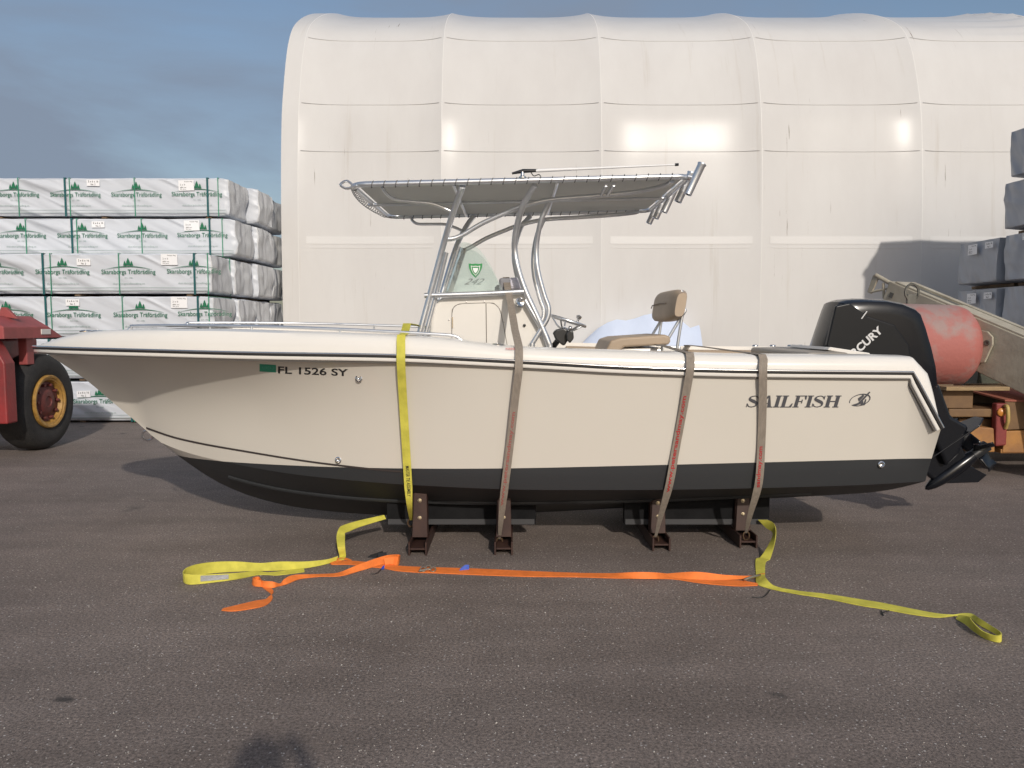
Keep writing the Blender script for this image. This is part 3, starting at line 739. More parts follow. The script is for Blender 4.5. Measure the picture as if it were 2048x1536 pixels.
# deck fittings
def fitting(px, py, Y, w_, d_=.05, h_=.018, mat=steel, nm='cleat'):
    p = W(px, py, Y); return obj(nm, MB().lathe([(0, w_), (h_*.6, w_), (h_, w_*.75), (h_, w_*.4), (h_*.5, w_*.35), (h_*.5, 0)], p, (0, 0, 1), 18), mat, deck, smooth=50)
fitting(195, 665, 6.45, .05); fitting(995, 691.5, 5.74, .052); fitting(172, 664, 6.85, .05, nm='anchor_roller')
for px in (1510, 1545, 1580, 1600): fitting(px, 693, 7.9, .03, nm='rod_holder_ring')
# cockpit bolsters
for s in (-1, 1):
    for x0, x1 in ((-2.6, -.3), (.55, 2.72)):
        path = []
        for i in range(15):
            x = x0+(x1-x0)*i/14; bi, z = inner(x); path.append((x, YC+s*(bi-.035), z-.085))
        obj('bolster', MB().tube(path, .055, 10), tan, boat, smooth=60)
obj('transom_cushion', MB().box((2.55, YC+.1, 1.53), (.34, 1.5, .10)), M('grey_tan_vinyl', (.34, .30, .25), .5), boat, bevel=.03, seg=3)
obj('transom_door', MB().prism([W(1655, 700, 6.5), W(1660, 694, 6.5), W(1740, 706, 6.5), W(1740, 716, 6.5)], (0, 0, 0), (0, .9, 0)), gel, boat, bevel=.006)
# warning decal
mb = MB(); text_fit(mb, 'WARNING', 1011, 1029, 699.5, 695.5, lambda u, v: W(u, v, YC-1.262), bold=.01); obj('decal_lettering', mb, M('decal_red', (.6, .05, .03), .5), deck)

# console
CY0, CY1 = YC-.41, YC+.41
cprof = [(857, 690), (860, 640), (866, 612), (880, 596), (905, 590), (1003, 584), (1046, 578), (1056, 590), (1075, 630), (1108, 700)]
cpts = [W(a, b, CY0) for a, b in cprof]; cpts = [Vector((cpts[0].x-.01, CY0, .85))]+cpts+[Vector((cpts[-1].x+.1, CY0, .85))]
con = obj('console', MB().prism(cpts, (0, 0, 0), (0, CY1-CY0, 0)), gel, boat, smooth=40, bevel=.035, seg=4)
def line_on(pts, Y, r, mat, par, nm, n=5): return obj(nm, MB().tube(pxpath([(a, b, Y) for a, b in pts], n), r, 6), mat, par, smooth=60)
linem = M('gap_line', (.16, .14, .12), .6)
dpoly = [(904, 690), (904, 628), (907, 616), (914, 610), (926, 607.5), (980, 606), (990, 609), (998, 617), (1003, 632), (1014, 690)]
door = obj('door', MB().prism([W(a, b, CY0-.004) for a, b in dpoly], (0, -.004, 0), (0, .012, 0)), gel, con, bevel=.004)
line_on(dpoly, CY0-.0045, .0035, linem, con, 'door_gap', 3)
line_on([(972, 607), (973, 690)], CY0-.009, .0035, linem, con, 'panel_gap')
obj('hinge', MB().box(W(905, 645, CY0-.012), (.012, .012, .09)), steel, con)
p = W(1049, 650.5, CY0-.004); obj('key_switch', MB().lathe([(0, .012), (.012, .012), (.014, 0)], p, (0, -1, 0), 12), blackplas, con)
for a, b in ((933, 604), (969, 603), (898, 640), (1008, 644)):
    obj('screw', MB().lathe([(0, .006), (.005, .005), (.006, 0)], W(a, b, CY0-.002), (0, -1, 0), 8), steel, con)
# aft edge trim and forward seat on the console
obj('console_seat', MB().box((W(848, 680, YC).x, YC, 1.42), (.10, .72, .42)), tan, con, bevel=.03)
# windshield: a wrap-round acrylic screen
rows = [[], []]; mid = []
def wsx(t):   # t -1..1 round the U; returns plan point at base
    a = abs(t)
    if a < .42: return Vector((-.615+.05*(a/.42)**2, .34*t/.42, 0))
    k = (a-.42)/.58; return Vector((-.565+.50*k**.92, math.copysign(.34+.055*min(1, k*2.2), t), 0))
rowsA = []
for j in range(9):
    v = j/8; rw = []
    for i in range(49):
        t = -1+2*i/48; b = wsx(t); a = abs(t)
        hh = .44*(1 if a < .42 else max(.03, 1-((a-.42)/.585)**1.8))
        lean = .15*(1 if a < .42 else 1-.6*(a-.42)/.58)
        rw.append((b.x+lean*hh/.44*v, YC+b.y*(1-.10*v*hh/.44), 2.055+hh*v))
    rowsA.append(rw)
ws = obj('windshield', MB().grid(rowsA), glass, con, smooth=60)
obj('windshield_trim', MB().tube([Vector(p)+Vector((0, 0, .012)) for p in rowsA[0]], .008, 6), M('clear_edge', (.42, .52, .48), .3), con, smooth=60)
# emblem and model number on the screen
YW = CY0-.0
ye = YC-.375
def shield(sc_, off, mat, nm):
    pts = [(-.5, .52), (-.25, .47), (0, .50), (.25, .47), (.5, .52), (.46, .15), (.28, -.25), (0, -.55), (-.28, -.25), (-.46, .15)]
    return obj(nm, MB().add([W(951+24*sc_*u, 541-24*sc_*v, ye-off) for u, v in pts], [tuple(range(len(pts)))]), mat, con)
gre = M('emblem_green', (.02, .26, .07), .4)
shield(1.15, 0, gre, 'emblem'); shield(.78, .002, paper, 'emblem'); shield(.66, .004, gre, 'emblem'); shield(.44, .006, paper, 'emblem')
mb = MB(); text_fit(mb, '242', 931, 967, 569, 557, lambda u, v: W(u+(569-v)*.5-3, v, ye), shear=.3); obj('model_number', mb, M('number_grey', (.16, .17, .17), .4), con)
# screen clamps, speakers and instruments by the strap
obj('compass', MB().lathe([(0, .05), (.04, .05), (.06, .03), (.065, 0)], W(1001, 584, YC-.2), (0, 0, 1), 16), blackplas, con, smooth=50)
obj('gauge_pod', MB().box(W(1010, 572, YC-.30), (.10, .12, .13)), M('pod_grey', (.22, .22, .24), .5), con, bevel=.02)
obj('vent_bag', MB().box(W(1030, 568, YC-.25), (.13, .2, .10)), M('bag_white', (.66, .64, .72), .5, var=.2, vscale=20), con, bevel=.03)
obj('spotlight', MB().lathe([(0, .02), (.02, .035), (.05, .04), (.055, .032), (.045, 0)], W(1035, 606, YC-.46), (.5, -1, .1), 16), steel, con, smooth=50)

# steering wheel and throttle
c = W(1136, 642, YC-.18); nrm = Vector((.30, 0, .95)).normalized(); u = Vector((.95, 0, -.30)).normalized(); v = Vector((0, 1, 0))
wh = obj('steering_wheel', MB().tube([c+(u*math.cos(a)+v*math.sin(a))*.155 for a in [i*6.283/28 for i in range(28)]], .014, 8, True), chrome, boat, smooth=60)
mb = MB(); hub = c-nrm*.09
for k in range(5):
    a = k*6.283/5+.4; e = c+(u*math.cos(a)+v*math.sin(a))*.15; mb.tube(spline([hub, hub+(e-hub)*.5-nrm*.02, e], 4), .008, 6)
obj('spokes', mb, chrome, wh, smooth=60)
obj('hub', MB().lathe([(-.02, .035), (.02, .035), (.03, .02), (.03, 0)], hub, nrm, 14), chrome, wh, smooth=50)
kb = c+u*.07-v*.12; obj('turning_knob', MB().lathe([(0, .01), (.035, .01), (.045, .022), (.065, .024), (.072, .012), (.073, 0)], kb, nrm, 14), steel, wh, smooth=60)
obj('steering_column', MB().tube([hub, hub+Vector((-.10, .03, -.14)), hub+Vector((-.14, .05, -.2))], .025, 8), blackplas, wh, smooth=60)
tb = obj('throttle_box', MB().prism([W(a, b, YC-.36) for a, b in ((1106, 666), (1112, 659), (1128, 656), (1137, 661), (1139, 676), (1131, 689), (1127, 692), (1112, 680))], (0, 0, 0), (0, .10, 0)), blackplas, boat, bevel=.012, seg=3)
obj('lever_cover', MB().prism([W(a, b, YC-.42) for a, b in ((1132, 667), (1140, 659), (1147, 664), (1148, 677), (1140, 687), (1134, 680))], (0, 0, 0), (0, .05, 0)), blackplas, tb, bevel=.01, seg=3)
obj('lever_knob', MB().lathe([(0, .0), (.005, .014), (.02, .017), (.035, .012), (.04, 0)], W(1140, 661, YC-.40), (0, 0, 1), 12), steel, tb, smooth=60)

# helm seat
sx = 1.36
seat = obj('seat_base', MB().box((1.06, YC, 1.22), (.44, .80, .78)), gel, boat, bevel=.03, seg=3)
bk = MB()
rowsB = []
for i in range(13):       # backrest lofted across its width
    t = -1+2*i/12; yy = YC+.50*t; k = (1-abs(t)**5)
    cx, cz, hw, hz = 1.385, 1.965, .075*(.55+.45*k), .137*(.70+.30*k); ring = []
    for q in range(16):
        a = q*6.283/16; ca, sa = math.cos(a), math.sin(a)
        ring.append((cx+hw*math.copysign(abs(ca)**.6, ca)+.16*(hz*math.copysign(abs(sa)**.55, sa)), yy, cz+hz*math.copysign(abs(sa)**.55, sa)))
    rowsB.append(ring)
bk.grid(rowsB, True); bk.f += [tuple(range(16)), tuple(range(12*16, 13*16))]
obj('backrest', bk, tan, seat, smooth=60)
obj('backrest_seam', MB().tube([(1.302, YC+.38, 1.955), (1.303, YC+.33, 1.98), (1.305, YC, 1.99), (1.305, YC-.28, 1.985)], .005, 5), dtan, seat, smooth=60)
cu = [(-.27, -.14), (-.285, -.04), (-.25, .035), (-.17, .06), (.20, .085), (.245, .07), (.25, .03), (.235, .0), (-.14, -.02), (-.165, -.05), (-.17, -.14)]
obj('cushion', MB().prism([(1.07+a, YC-.44, 1.635+b) for a, b in cu], (0, 0, 0), (0, .88, 0)), tan, seat, bevel=.028, seg=4)
for s, nm in ((-1, 0), (1, 0)):
    y = YC+s*.40
    obj('seat_frame', MB().tube(spline([(1.275, y, 1.63), (1.36, y, 1.78), (1.425, y, 1.885), (1.445, y, 1.925), (1.41, y, 1.945)], 5), .0125, 8), chrome, seat, smooth=60)
    obj('seat_frame', MB().tube(spline([(1.375, y+s*.03, 1.60), (1.395, y+s*.03, 1.75), (1.425, y+s*.03, 1.95), (1.43, y+s*.03, 2.05), (1.40, y+s*.03, 2.08)], 4), .0125, 8), chrome, seat, smooth=60)
obj('seat_foot', MB().box((1.33, YC-.40, 1.60), (.16, .06, .05)), chrome, seat, bevel=.01)

# T-top
YN, YFAR = 5.97, 7.73; LN, LF = 6.38, 7.32
_za = W(715, 369, YN).z; _zb = W(1375, 353, YN).z; zc = lambda x: _za+(_zb-_za)*(x+1.2)/2.56
xf, xr = -1.21, 1.36
def rim(r=.10):
    pts = []
    for cx, cy, a0 in ((xr-r, YN+r, -90), (xr-r, YFAR-r, 0), (xf+r, YFAR-r, 90), (xf+r, YN+r, 180)):
        for k in range(6):
            a = R(a0+k*18); pts.append((cx+r*math.cos(a), cy+r*math.sin(a), zc(cx)))
    # bowed front
    return [Vector((p[0]-(.08*(1-((p[1]-YC)/.88)**2) if p[0] < xf+.12 else 0), p[1], zc(p[0]))) for p in pts]
rm = rim()
tt = obj('t_top', MB().tube(rm, .022, 10, True), chrome, boat, smooth=60)
top_ = []; ins = [YC*0 for _ in rm]
cen = Vector((0.07, YC, 0))
def inset(p, k): return Vector((p.x+(cen.x-p.x)*k, p.y+(cen.y-p.y)*k, p.z))
r1 = [inset(p, .028) for p in rm]; mbc = MB()
mbc.add([p+Vector((0, 0, .012)) for p in r1]+[p+Vector((0, 0, .006)) for p in r1], [tuple(range(len(r1))), tuple(range(2*len(r1)-1, len(r1)-1, -1))]+[(i, (i+1) % len(r1), len(r1)+(i+1) % len(r1), len(r1)+i) for i in range(len(r1))])
obj('canopy', mbc, canv, tt)
lace = MB()
def lacing(a, b, n):
    a, b = Vector(a), Vector(b); d = (b-a).normalized()
    for i in range(n):
        p = a+(b-a)*(i+.5)/n; sd = Vector((-d.y, d.x, 0)); u = Vector((0, 0, 1))
        lace.tube([p+(sd*math.cos(q)+u*math.sin(q))*.026+d*.008*math.sin(q) for q in [k*6.283/8 for k in range(8)]], .0035, 4, True)
lacing((xf+.1, YN, zc(xf)), (xr-.1, YN, zc(xr)), 26); lacing((xf+.1, YFAR, zc(xf)), (xr-.1, YFAR, zc(xr)), 26)
for i in range(20):
    y0 = YN+.1+i*.078; lacing((xf-.08*(1-((y0-YC)/.88)**2), y0, zc(xf)), (xf-.08*(1-((y0+.07-YC)/.88)**2), y0+.07, zc(xf)), 1)
obj('lacing', lace, M('lacing_cord', (.16, .16, .16), .7), tt, smooth=60)['kind'] = 'stuff'
def leg(pts, r=.022, nm='leg'): return obj(nm, MB().tube(pxpath(pts, 5), r, 10), chrome, tt, smooth=60)
def mirror_leg(pts, r=.022, nm='leg'):
    leg(pts, r, nm); P = [Vector((p.x, 2*YC-p.y, p.z)) for p in [W(*q) for q in pts]]
    obj(nm, MB().tube(spline(P, 5), r, 10), chrome, tt, smooth=60)
mirror_leg([(838, 672, LN), (860, 590, LN), (889, 482, 6.33), (908, 420, 6.2), (921, 384, 6.07), (925, 372, 6.0)], .025)
mirror_leg([(850, 672, LN+.05), (871, 595, LN+.05), (893, 505, LN)], .018)
mirror_leg([(1070, 371, 6.0), (1060, 386, 6.05), (1047, 408, 6.16), (1034, 452, 6.30), (1029, 493, LN), (1036, 537, LN), (1051, 582, LN), (1073, 630, LN), (1090, 668, LN), (1100, 694, LN)], .025)
mirror_leg([(1100, 400, 6.30), (1092, 418, 6.32), (1081, 445, 6.34), (1073, 493, LN), (1075, 537, LN), (1088, 589, LN), (1097, 615, LN), (1095, 636, LN), (1083, 657, LN), (1064, 688, LN)], .021)
mirror_leg([(891, 478, 6.33), (905, 477.5, 6.33), (925, 470, 6.33), (962, 448, 6.32), (1006, 428, 6.30), (1040, 414, 6.28), (1099, 400, 6.27), (1181, 393, 6.25), (1265, 385, 6.22), (1312, 376, 6.16), (1336, 368, 6.10), (1344, 361, 6.04)], .020, 'brace')
mirror_leg([(849, 591, LN), (945, 588, LN), (1048, 583, LN)], .021, 'grab_rail')
mirror_leg([(765, 374, 6.0), (772, 386, 6.05), (791, 399, 6.12), (828, 404, 6.18), (865, 408, 6.22), (900, 422, 6.24), (905, 428, 6.25)], .014, 'brace')
mirror_leg([(1212, 370, 6.02), (1202, 392, 6.25)], .013, 'brace'); mirror_leg([(1228, 369, 6.02), (1214, 391, 6.25)], .015, 'brace')
mirror_leg([(1050, 600, LN), (1083, 657, LN)], .020, 'brace')
obj('centre_tube', MB().tube([(xf-.05, YC, zc(xf)-.02), (xr-.02, YC, zc(xr)-.02)], .014, 8), chrome, tt, smooth=60)
for x in (-.45, .35): obj('cross_tube', MB().tube([(x, YN+.02, zc(x)-.012), (x, YFAR-.02, zc(x)-.012)], .014, 8), chrome, tt, smooth=60)
for x, y in ((W(1099, 694, LN).x, LN), (W(1064, 690, LN).x, LN), (W(838, 672, LN).x, LN)):
    for yy in (y, 2*YC-y):
        obj('leg_base', MB().tube([(x, yy, W(1099, 694, LN).z+.03), (x, yy, .86)], .026, 8), chrome, tt, smooth=60)
d = Vector((.42, 0, .91)).normalized()
for y in (5.98, 6.33, 6.90, 7.30, 7.66):
    c = Vector((1.395, y, zc(xr)-.02))
    rh = obj('rod_holder', MB().lathe([(-.125, .020), (-.125, .031), (.115, .031), (.125, .036), (.13, .034), (.12, .025), (-.10, .022)], c, d, 16), chrome, tt, smooth=50)
    obj('rod_holder_bracket', MB().tube([(1.34, y, zc(xr)), (1.39, y, zc(xr)-.01)], .014, 8), chrome, rh)
obj('anchor_light', MB().tube(spline([(xf+.01, YN+.03, zc(xf)-.02), (xf-.05, YN+.02, zc(xf)+.03), (xf-.10, YN+.01, zc(xf)), (xf-.05, YN, zc(xf)-.03), (xf+.02, YN, zc(xf)-.01)], 5), .010, 6), chrome, tt, smooth=60)
an = obj('antenna_mount', MB().tube([W(1024, 347, YN), W(1046, 342, YN), W(1075, 341, YN)], [.008, .016, .012], 8), blackplas, tt, smooth=60)
obj('antenna_base', MB().lathe([(0, .03), (.012, .03), (.02, .016), (.05, .014), (.055, 0)], W(1045, 357, YN), (0, 0, 1), 12), steel, tt, smooth=50)
obj('antenna', MB().tube([W(1072, 341.5, YN), W(1200, 336, YN), W(1350, 329.5, YN)], [.013, .009, .006], 8), M('antenna_white', (.8, .8, .8), .35), tt, smooth=60)
obj('antenna_tip', MB().tube([W(1350, 329.5, YN), W(1357, 329, YN)], .011, 8), blackplas, tt)
obj('antenna_cable', MB().tube(pxpath([(1062, 345, YN), (1068, 352, YN), (1078, 349, YN), (1083, 356, YN)], 5), .004, 5), blackplas, tt, smooth=60)

# outboard motor
YE = YC
outl = [(1640, 700), (1652, 664), (1668, 617), (1674, 603), (1686, 598.5), (1716, 596), (1760, 597), (1795, 603), (1822, 615), (1833, 625), (1844, 655), (1857, 700), (1866, 740), (1869, 775), (1855, 790), (1780, 786), (1700, 760), (1648, 730)]
OW = [W(a, b, YE-.12) for a, b in outl]; cen = sum(OW, Vector())/len(OW)
def cowl_rows(k, sc=1.0):
    return [Vector((cen.x+(p.x-cen.x)*k, 0, cen.z+(p.z-cen.z)*k)) for p in OW]
prof_c = [(-.275, .60), (-.27, .80), (-.25, .90), (-.20, .955), (-.12, .985), (0, 1.0), (.12, .985), (.20, .955), (.25, .90), (.27, .80), (.275, .60)]
rows = [[Vector((p.x, YE+yy, p.z)) for p in cowl_rows(k)] for yy, k in prof_c]
mb = MB().grid(rows, True); n = len(OW); mb.f += [tuple(range(n)), tuple(range((len(rows)-1)*n, len(rows)*n))]
legp = [W(a, b, YE) for a, b in ((1800, 770), (1866, 765), (1890, 830), (1925, 850), (1905, 905), (1880, 930), (1862, 890), (1840, 840))]
eng = obj('outboard_motor', MB().prism(legp, (0, -.11, 0), (0, .11, 0)), cowlm, boat, bevel=.03, seg=3)
md = None
cw = obj('cowling', mb, cowlm, eng, smooth=38)
# raised cowl panel with a crest line
cp_ = [(1672, 612), (1700, 606), (1735, 632), (1790, 650), (1818, 690), (1826, 730), (1700, 735), (1660, 706), (1654, 690)]
o = obj('cowl_panel', MB().prism([W(a, b, YE-.285) for a, b in cp_], (0, 0, 0), (0, .05, 0)), M('cowl_satin', (.006, .007, .009), .38, spec=.3), eng, bevel=.012, seg=3)
lp = [W(1687, 724, YE-.295), W(1762, 657, YE-.295)]; U = (lp[1]-lp[0]); V = Vector((-U.z, 0, U.x)).normalized()*.070
mb = MB(); text_fit(mb, 'MERCURY', -.06, 1.0, -.5, .5, lambda u, v: lp[0]+U*u+V*v, bold=.035); obj('lettering', mb, M('letter_silver', (.62, .62, .62), .35), eng)
obj('cowl_stripe', MB().add([W(a, b, YE-.29) for a, b in ((1722, 637), (1733, 622), (1735, 623), (1724, 638))], [(0, 1, 2, 3)]), MATS['letter_silver'], eng)
# tilted lower unit (35 degrees)
ax = (W(1954, 906, YE)-W(1850, 980, YE)).normalized()
dn = Vector((ax.z, 0, -ax.x)); dn = dn if dn.z < 0 else -dn
nose = W(1850, 979, YE)
obj('gearcase', MB().lathe([(0, .0), (.02, .022), (.08, .045), (.18, .062), (.34, .068), (.47, .060), (.52, .05), (.52, 0)], nose, ax, 20), cowlm, eng, smooth=50)
strut = [nose+ax*.10-dn*.03, nose+ax*.46-dn*.03, nose+ax*.50-dn*.26, nose+ax*.40-dn*.55, nose+ax*.10-dn*.55, nose+ax*.06-dn*.22]
obj('leg', MB().prism(strut, (0, -.035, 0), (0, .035, 0)), cowlm, eng, bevel=.025, seg=3)
pl = [nose+ax*.02-dn*.25, nose+ax*.72-dn*.25]
mb = MB(); mid = nose+ax*.38-dn*.25
mb.prism([nose+ax*a-dn*.25+Vector((0, b, 0)) for a, b in ((.02, -.03), (.18, -.11), (.66, -.14), (.76, -.06), (.76, .06), (.66, .14), (.18, .11), (.02, .03))], dn*-.006, dn*.006); obj('anti_ventilation_plate', mb, cowlm, eng, bevel=.004)
obj('splash_plate', MB().prism([nose+ax*a-dn*.36+Vector((0, b, 0)) for a, b in ((.05, -.05), (.5, -.08), (.6, 0), (.5, .08), (.05, .05))], dn*-.006, dn*.006), cowlm, eng, bevel=.004)
obj('skeg', MB().prism([nose+ax*.16+dn*.05, nose+ax*.44+dn*.05, nose+ax*.52+dn*.22, nose+ax*.42+dn*.23], (0, -.008, 0), (0, .008, 0)), cowlm, eng, bevel=.005)
pc = nose+ax*.58
obj('propeller_hub', MB().lathe([(-.07, .045), (.0, .05), (.09, .052), (.10, .03), (.10, 0)], pc, ax, 18), blackplas, eng, smooth=50)
e1 = Vector((0, 1, 0)); e2 = ax.cross(e1)
for k in range(3):
    a0 = k*2.094+.5; rows = []
    for i in range(6):
        r_ = .045+.15*i/5; wd = .95-.10*i if i < 4 else (.62, .22)[i-4]; rw = []
        for j in range(7):
            s = -.5+j/6; a = a0+s*wd*1.15; rw.append(pc+(e1*math.cos(a)+e2*math.sin(a))*r_+ax*(s*.12+.02))
        rows.append(rw)
    obj('propeller_blade', MB().grid(rows), cowlm, eng, smooth=60, solid=.008)
obj('transom_bracket', MB().box((3.22, YC, 1.12), (.20, .34, .5)), blackplas, eng, bevel=.03)

# ------------------------------------------------------------------ cradles
PSX = [(835, 1112, -.02), (1007, 1111, 0), (1323, 1103, -.03), (1497, 1097, -.04)]
CR = []
for i, (px, py, _) in enumerate(PSX):
    e = G(px, py); y0 = e.y; x = e.x; CR.append((x, y0))
    nb = ['the yellow strap and a white pad', 'the second strap from the bow', 'the webbing strap under the seat', 'the strap nearest the outboard motor'][i]
    t = thing('cradle_beam', 'brown steel cradle beam with bolted upright below '+nb, 'cradle', (x, y0, 0), 'brown steel cradle beams under the boat')
    wb, hb, th = .145, .105, .014; y1 = 7.75
    mb = MB()
    for s in (-1, 1): mb.box((x+s*(wb/2-th/2), (y0+y1)/2, hb/2+.002), (th, y1-y0, hb))
    mb.box((x, (y0+y1)/2, hb*.5), (wb-2*th-.002, y1-y0-.01, th)); obj('beam', mb, brown, t, bevel=.002, seg=1)
    for s, yb in ((1, y0+.16), (-1, y1-.16)):
        zt = .50 if i == 0 else .46 if i == 1 else .40
        w0, w1 = (.062, .055)
        poly = [(x-w0, yb, hb), (x+w0, yb, hb), (x+w1, yb+s*.03, zt), (x-w1+.01, yb+s*.03, zt-.03)]
        up = obj('upright', MB().prism(poly, (0, -.008, 0), (0, .008, 0)).prism([(x+w0-.014, yb, hb), (x+w0, yb, hb), (x+w1, yb+s*.03, zt), (x+w1-.014, yb+s*.03, zt)], (0, s*.009, 0), (0, s*.10, 0)).prism([(x-w0, yb, hb), (x-w0+.014, yb, hb), (x-w1+.014, yb+s*.03, zt-.03), (x-w1, yb+s*.03, zt-.03)], (0, s*.009, 0), (0, s*.10, 0)), brown, t, bevel=.003, seg=1)
        for zz in (.26, .40) if i < 2 else (.24, .35):
            obj('bolt', MB().lathe([(0, .017), (.003, .017), (.004, .011), (.014, .010), (.016, 0)], (x, yb+s*.03*(zz/zt)-s*.009, zz), (0, -s, 0), 10), M('bolt_zinc', (.55, .47, .33), .35, .8) if 'bolt_zinc' not in MATS else MATS['bolt_zinc'], up, smooth=40)
    if i == 0: obj('pad', MB().box((x-.022, y0+.185, .518), (.09, .08, .07), Matrix.Rotation(R(-22), 3, 'Y')), paper, t, bevel=.02)
for (xa, xb), lb, nm in (((775, 1071), 'forward', 0), ((1247, 1536), 'aft', 1)):
    for s, Y in ((1, 6.37), (-1, 2*YC-6.37)):
        x0, x1 = W(xa, 1040, 6.37).x, W(xb, 1040, 6.37).x
        mbb = MB().box(((x0+x1)/2, Y, .27), (x1-x0, .07, .27)); 
        o = obj('bunk_board', mbb, bunkm, bevel=.006); tag(o, 'black bunk board along the hull %s the %s two cradle beams, %s side' % ('held by', 'foremost' if nm == 0 else 'aftmost', 'outer' if s == 1 else 'hall'), 'bunk board', 'black bunk boards under the hull')
        obj('sunlit_strip', MB().box(((x0+x1)/2, Y-s*.037, .16), (x1-x0-.02, .008, .045)), M('strip_lit_grey', (.05, .05, .053), .7) if 'strip_lit_grey' not in MATS else MATS['strip_lit_grey'], o)  # sunlit foot of the board, put in as a paler grey strip

# ------------------------------------------------------------------ straps over the boat
def strip_mesh(a, b, th):
    n_ = len(a); rows = []
    for i in range(n_):
        t = ((a[min(i+1, n_-1)]+b[min(i+1, n_-1)])-(a[max(i-1, 0)]+b[max(i-1, 0)])).normalized(); w_ = (b[i]-a[i])
        nr = t.cross(w_); nr = nr.normalized()*th/2 if nr.length > 1e-9 else Vector((0, 0, th/2))
        rows.append([a[i]-nr, b[i]-nr, b[i]+nr, a[i]+nr])
    m = MB().grid(rows, True); m.f += [(0, 1, 2, 3), tuple(range(4*n_-4, 4*n_))]; return m
def ribbon(centre, width, mat, nm, wdir=None, thick=.004, parent=None):
    P = [Vector(p) for p in centre]; a, b = [], []
    for i, p in enumerate(P):
        t = (P[min(i+1, len(P)-1)]-P[max(i-1, 0)]).normalized()
        wd = Vector(wdir[i]) if isinstance(wdir, list) else Vector(wdir or (1, 0, 0))
        wd = (wd-t*wd.dot(t)).normalized()*(width[i] if hasattr(width, '__len__') else width)/2
        a.append(p-wd); b.append(p+wd)
    return obj(nm, strip_mesh(a, b, thick), mat, parent, smooth=42)
def gun_y(x, d): return YC-s_b(x)-d
def cap_top(x): return inner(x)[1]
def cargo_strap(nm, label, mat, near_pts, over, width, text=None):
    t = thing(nm, label, 'strap', near_pts[0])
    pts = spline(near_pts, 5)[:-1]+[Vector(p) for p in over]
    ww = [width*min(1, .35+.65*i/9) for i in range(len(pts))]
    ribbon(pts, ww, mat, 'webbing', parent=t)
    p = Vector(near_pts[0])
    obj('shackle', MB().tube([p+Vector((.025*math.cos(a), -.005, .035*math.sin(a)-.02)) for a in [k*6.283/12 for k in range(12)]], .008, 6, True), rustm, t, smooth=60)
    return t
def side_pts(lst, over_top):
    return [W(px, py, Y) for px, py, Y in lst]
# yellow strap over the foredeck
xk = W(803, 720, 5.60).x; yr = gun_y(xk, .032); zt = cap_top(xk)
n1 = [W(822, 1040, 6.17), W(819, 1010, 5.92), on_hull(816, 962, .02), on_hull(811, 880, .05), on_hull(806, 800, .05), W(802, 728, yr-.002), W(802, 705, yr-.002)]
ov = [(xk, yr+.03, zt-.03), (xk, yr+.06, zt+.006), (xk, yr+.22, zt+.012), (xk, YC-.93, zt+.09), (xk-.01, YC, zt+.07), (xk, YC+1.0, zt+.05), (xk, YC+1.24, zt+.008), (xk, YC+1.31, zt-.15), (xk, YC+1.1, .75), (xk, 7.55, .2)]
t1 = cargo_strap('tie_down_strap', 'yellow tie-down strap over the foredeck ahead of the console', yel, n1, ov, .062)
def strap_text(body, px0, py0, px1, py1, Yf, hgt, mat, par, flip=False, bold=.02):
    mb = MB(); a = W(px0, py0, Yf(py0)); b = W(px1, py1, Yf(py1)); n_ = 8
    def fnm(u, v):
        py = py0+(py1-py0)*u; px = px0+(px1-px0)*u; p = W(px, py, Yf(py)-.005); q = W(px, py-1, Yf(py-1)-.005); 
        return p+Vector((1, 0, 0))*v*(-1 if flip else 1)
    text_fit(mb, body, 0, 1, -hgt/2, hgt/2, fnm, bold=bold); return obj('lettering', mb, mat, par)
def yfun(pts):
    s = spline(pts, 5); pr = sorted((proj(p)[1], p.y) for p in s); xs = [p[0] for p in pr]; ys = [p[1] for p in pr]
    return lambda py: float(np.interp(py, xs, ys))
strap_text('MASTER TIE ASSEMBLY', 814.5, 932, 818.5, 993, yfun(n1), .028, ink, t1, bold=.01)
# grey strap over the console
xk = W(1037, 740, 5.58).x; yr = gun_y(xk, .032); zt = cap_top(xk)
n2 = [W(999, 1078, 6.10), W(1002, 1040, 5.94), on_hull(1010, 970, .02), on_hull(1020, 890, .04), on_hull(1030, 800, .045), W(1037, 745, yr-.002), W(1038, 722, yr-.002)]
p_top = W(1012, 556, YC-.30)
ov = [(xk+.004, yr+.025, zt-.03), (xk+.003, yr+.05, zt+.004), W(1030, 660, 5.93), W(1020, 600, 6.28), p_top, p_top+Vector((0, .1, .012)), p_top+Vector((0, .6, .012)), p_top+Vector((.01, .74, -.04)), (xk+.01, YC+1.2, zt+.01), (xk+.01, YC+1.31, zt-.12), (xk, YC+1.1, .72), (xk, 7.6, .2)]
t2 = cargo_strap('tie_down_strap', 'long grey-brown tie-down strap running up over the console', greyweb, n2, ov, .058)
strap_text('www.petersandmay.com', 1003.5, 1012, 1028, 824, yfun(n2), -.036, M('red_ink_worn', (.34, .10, .085), .8), t2)
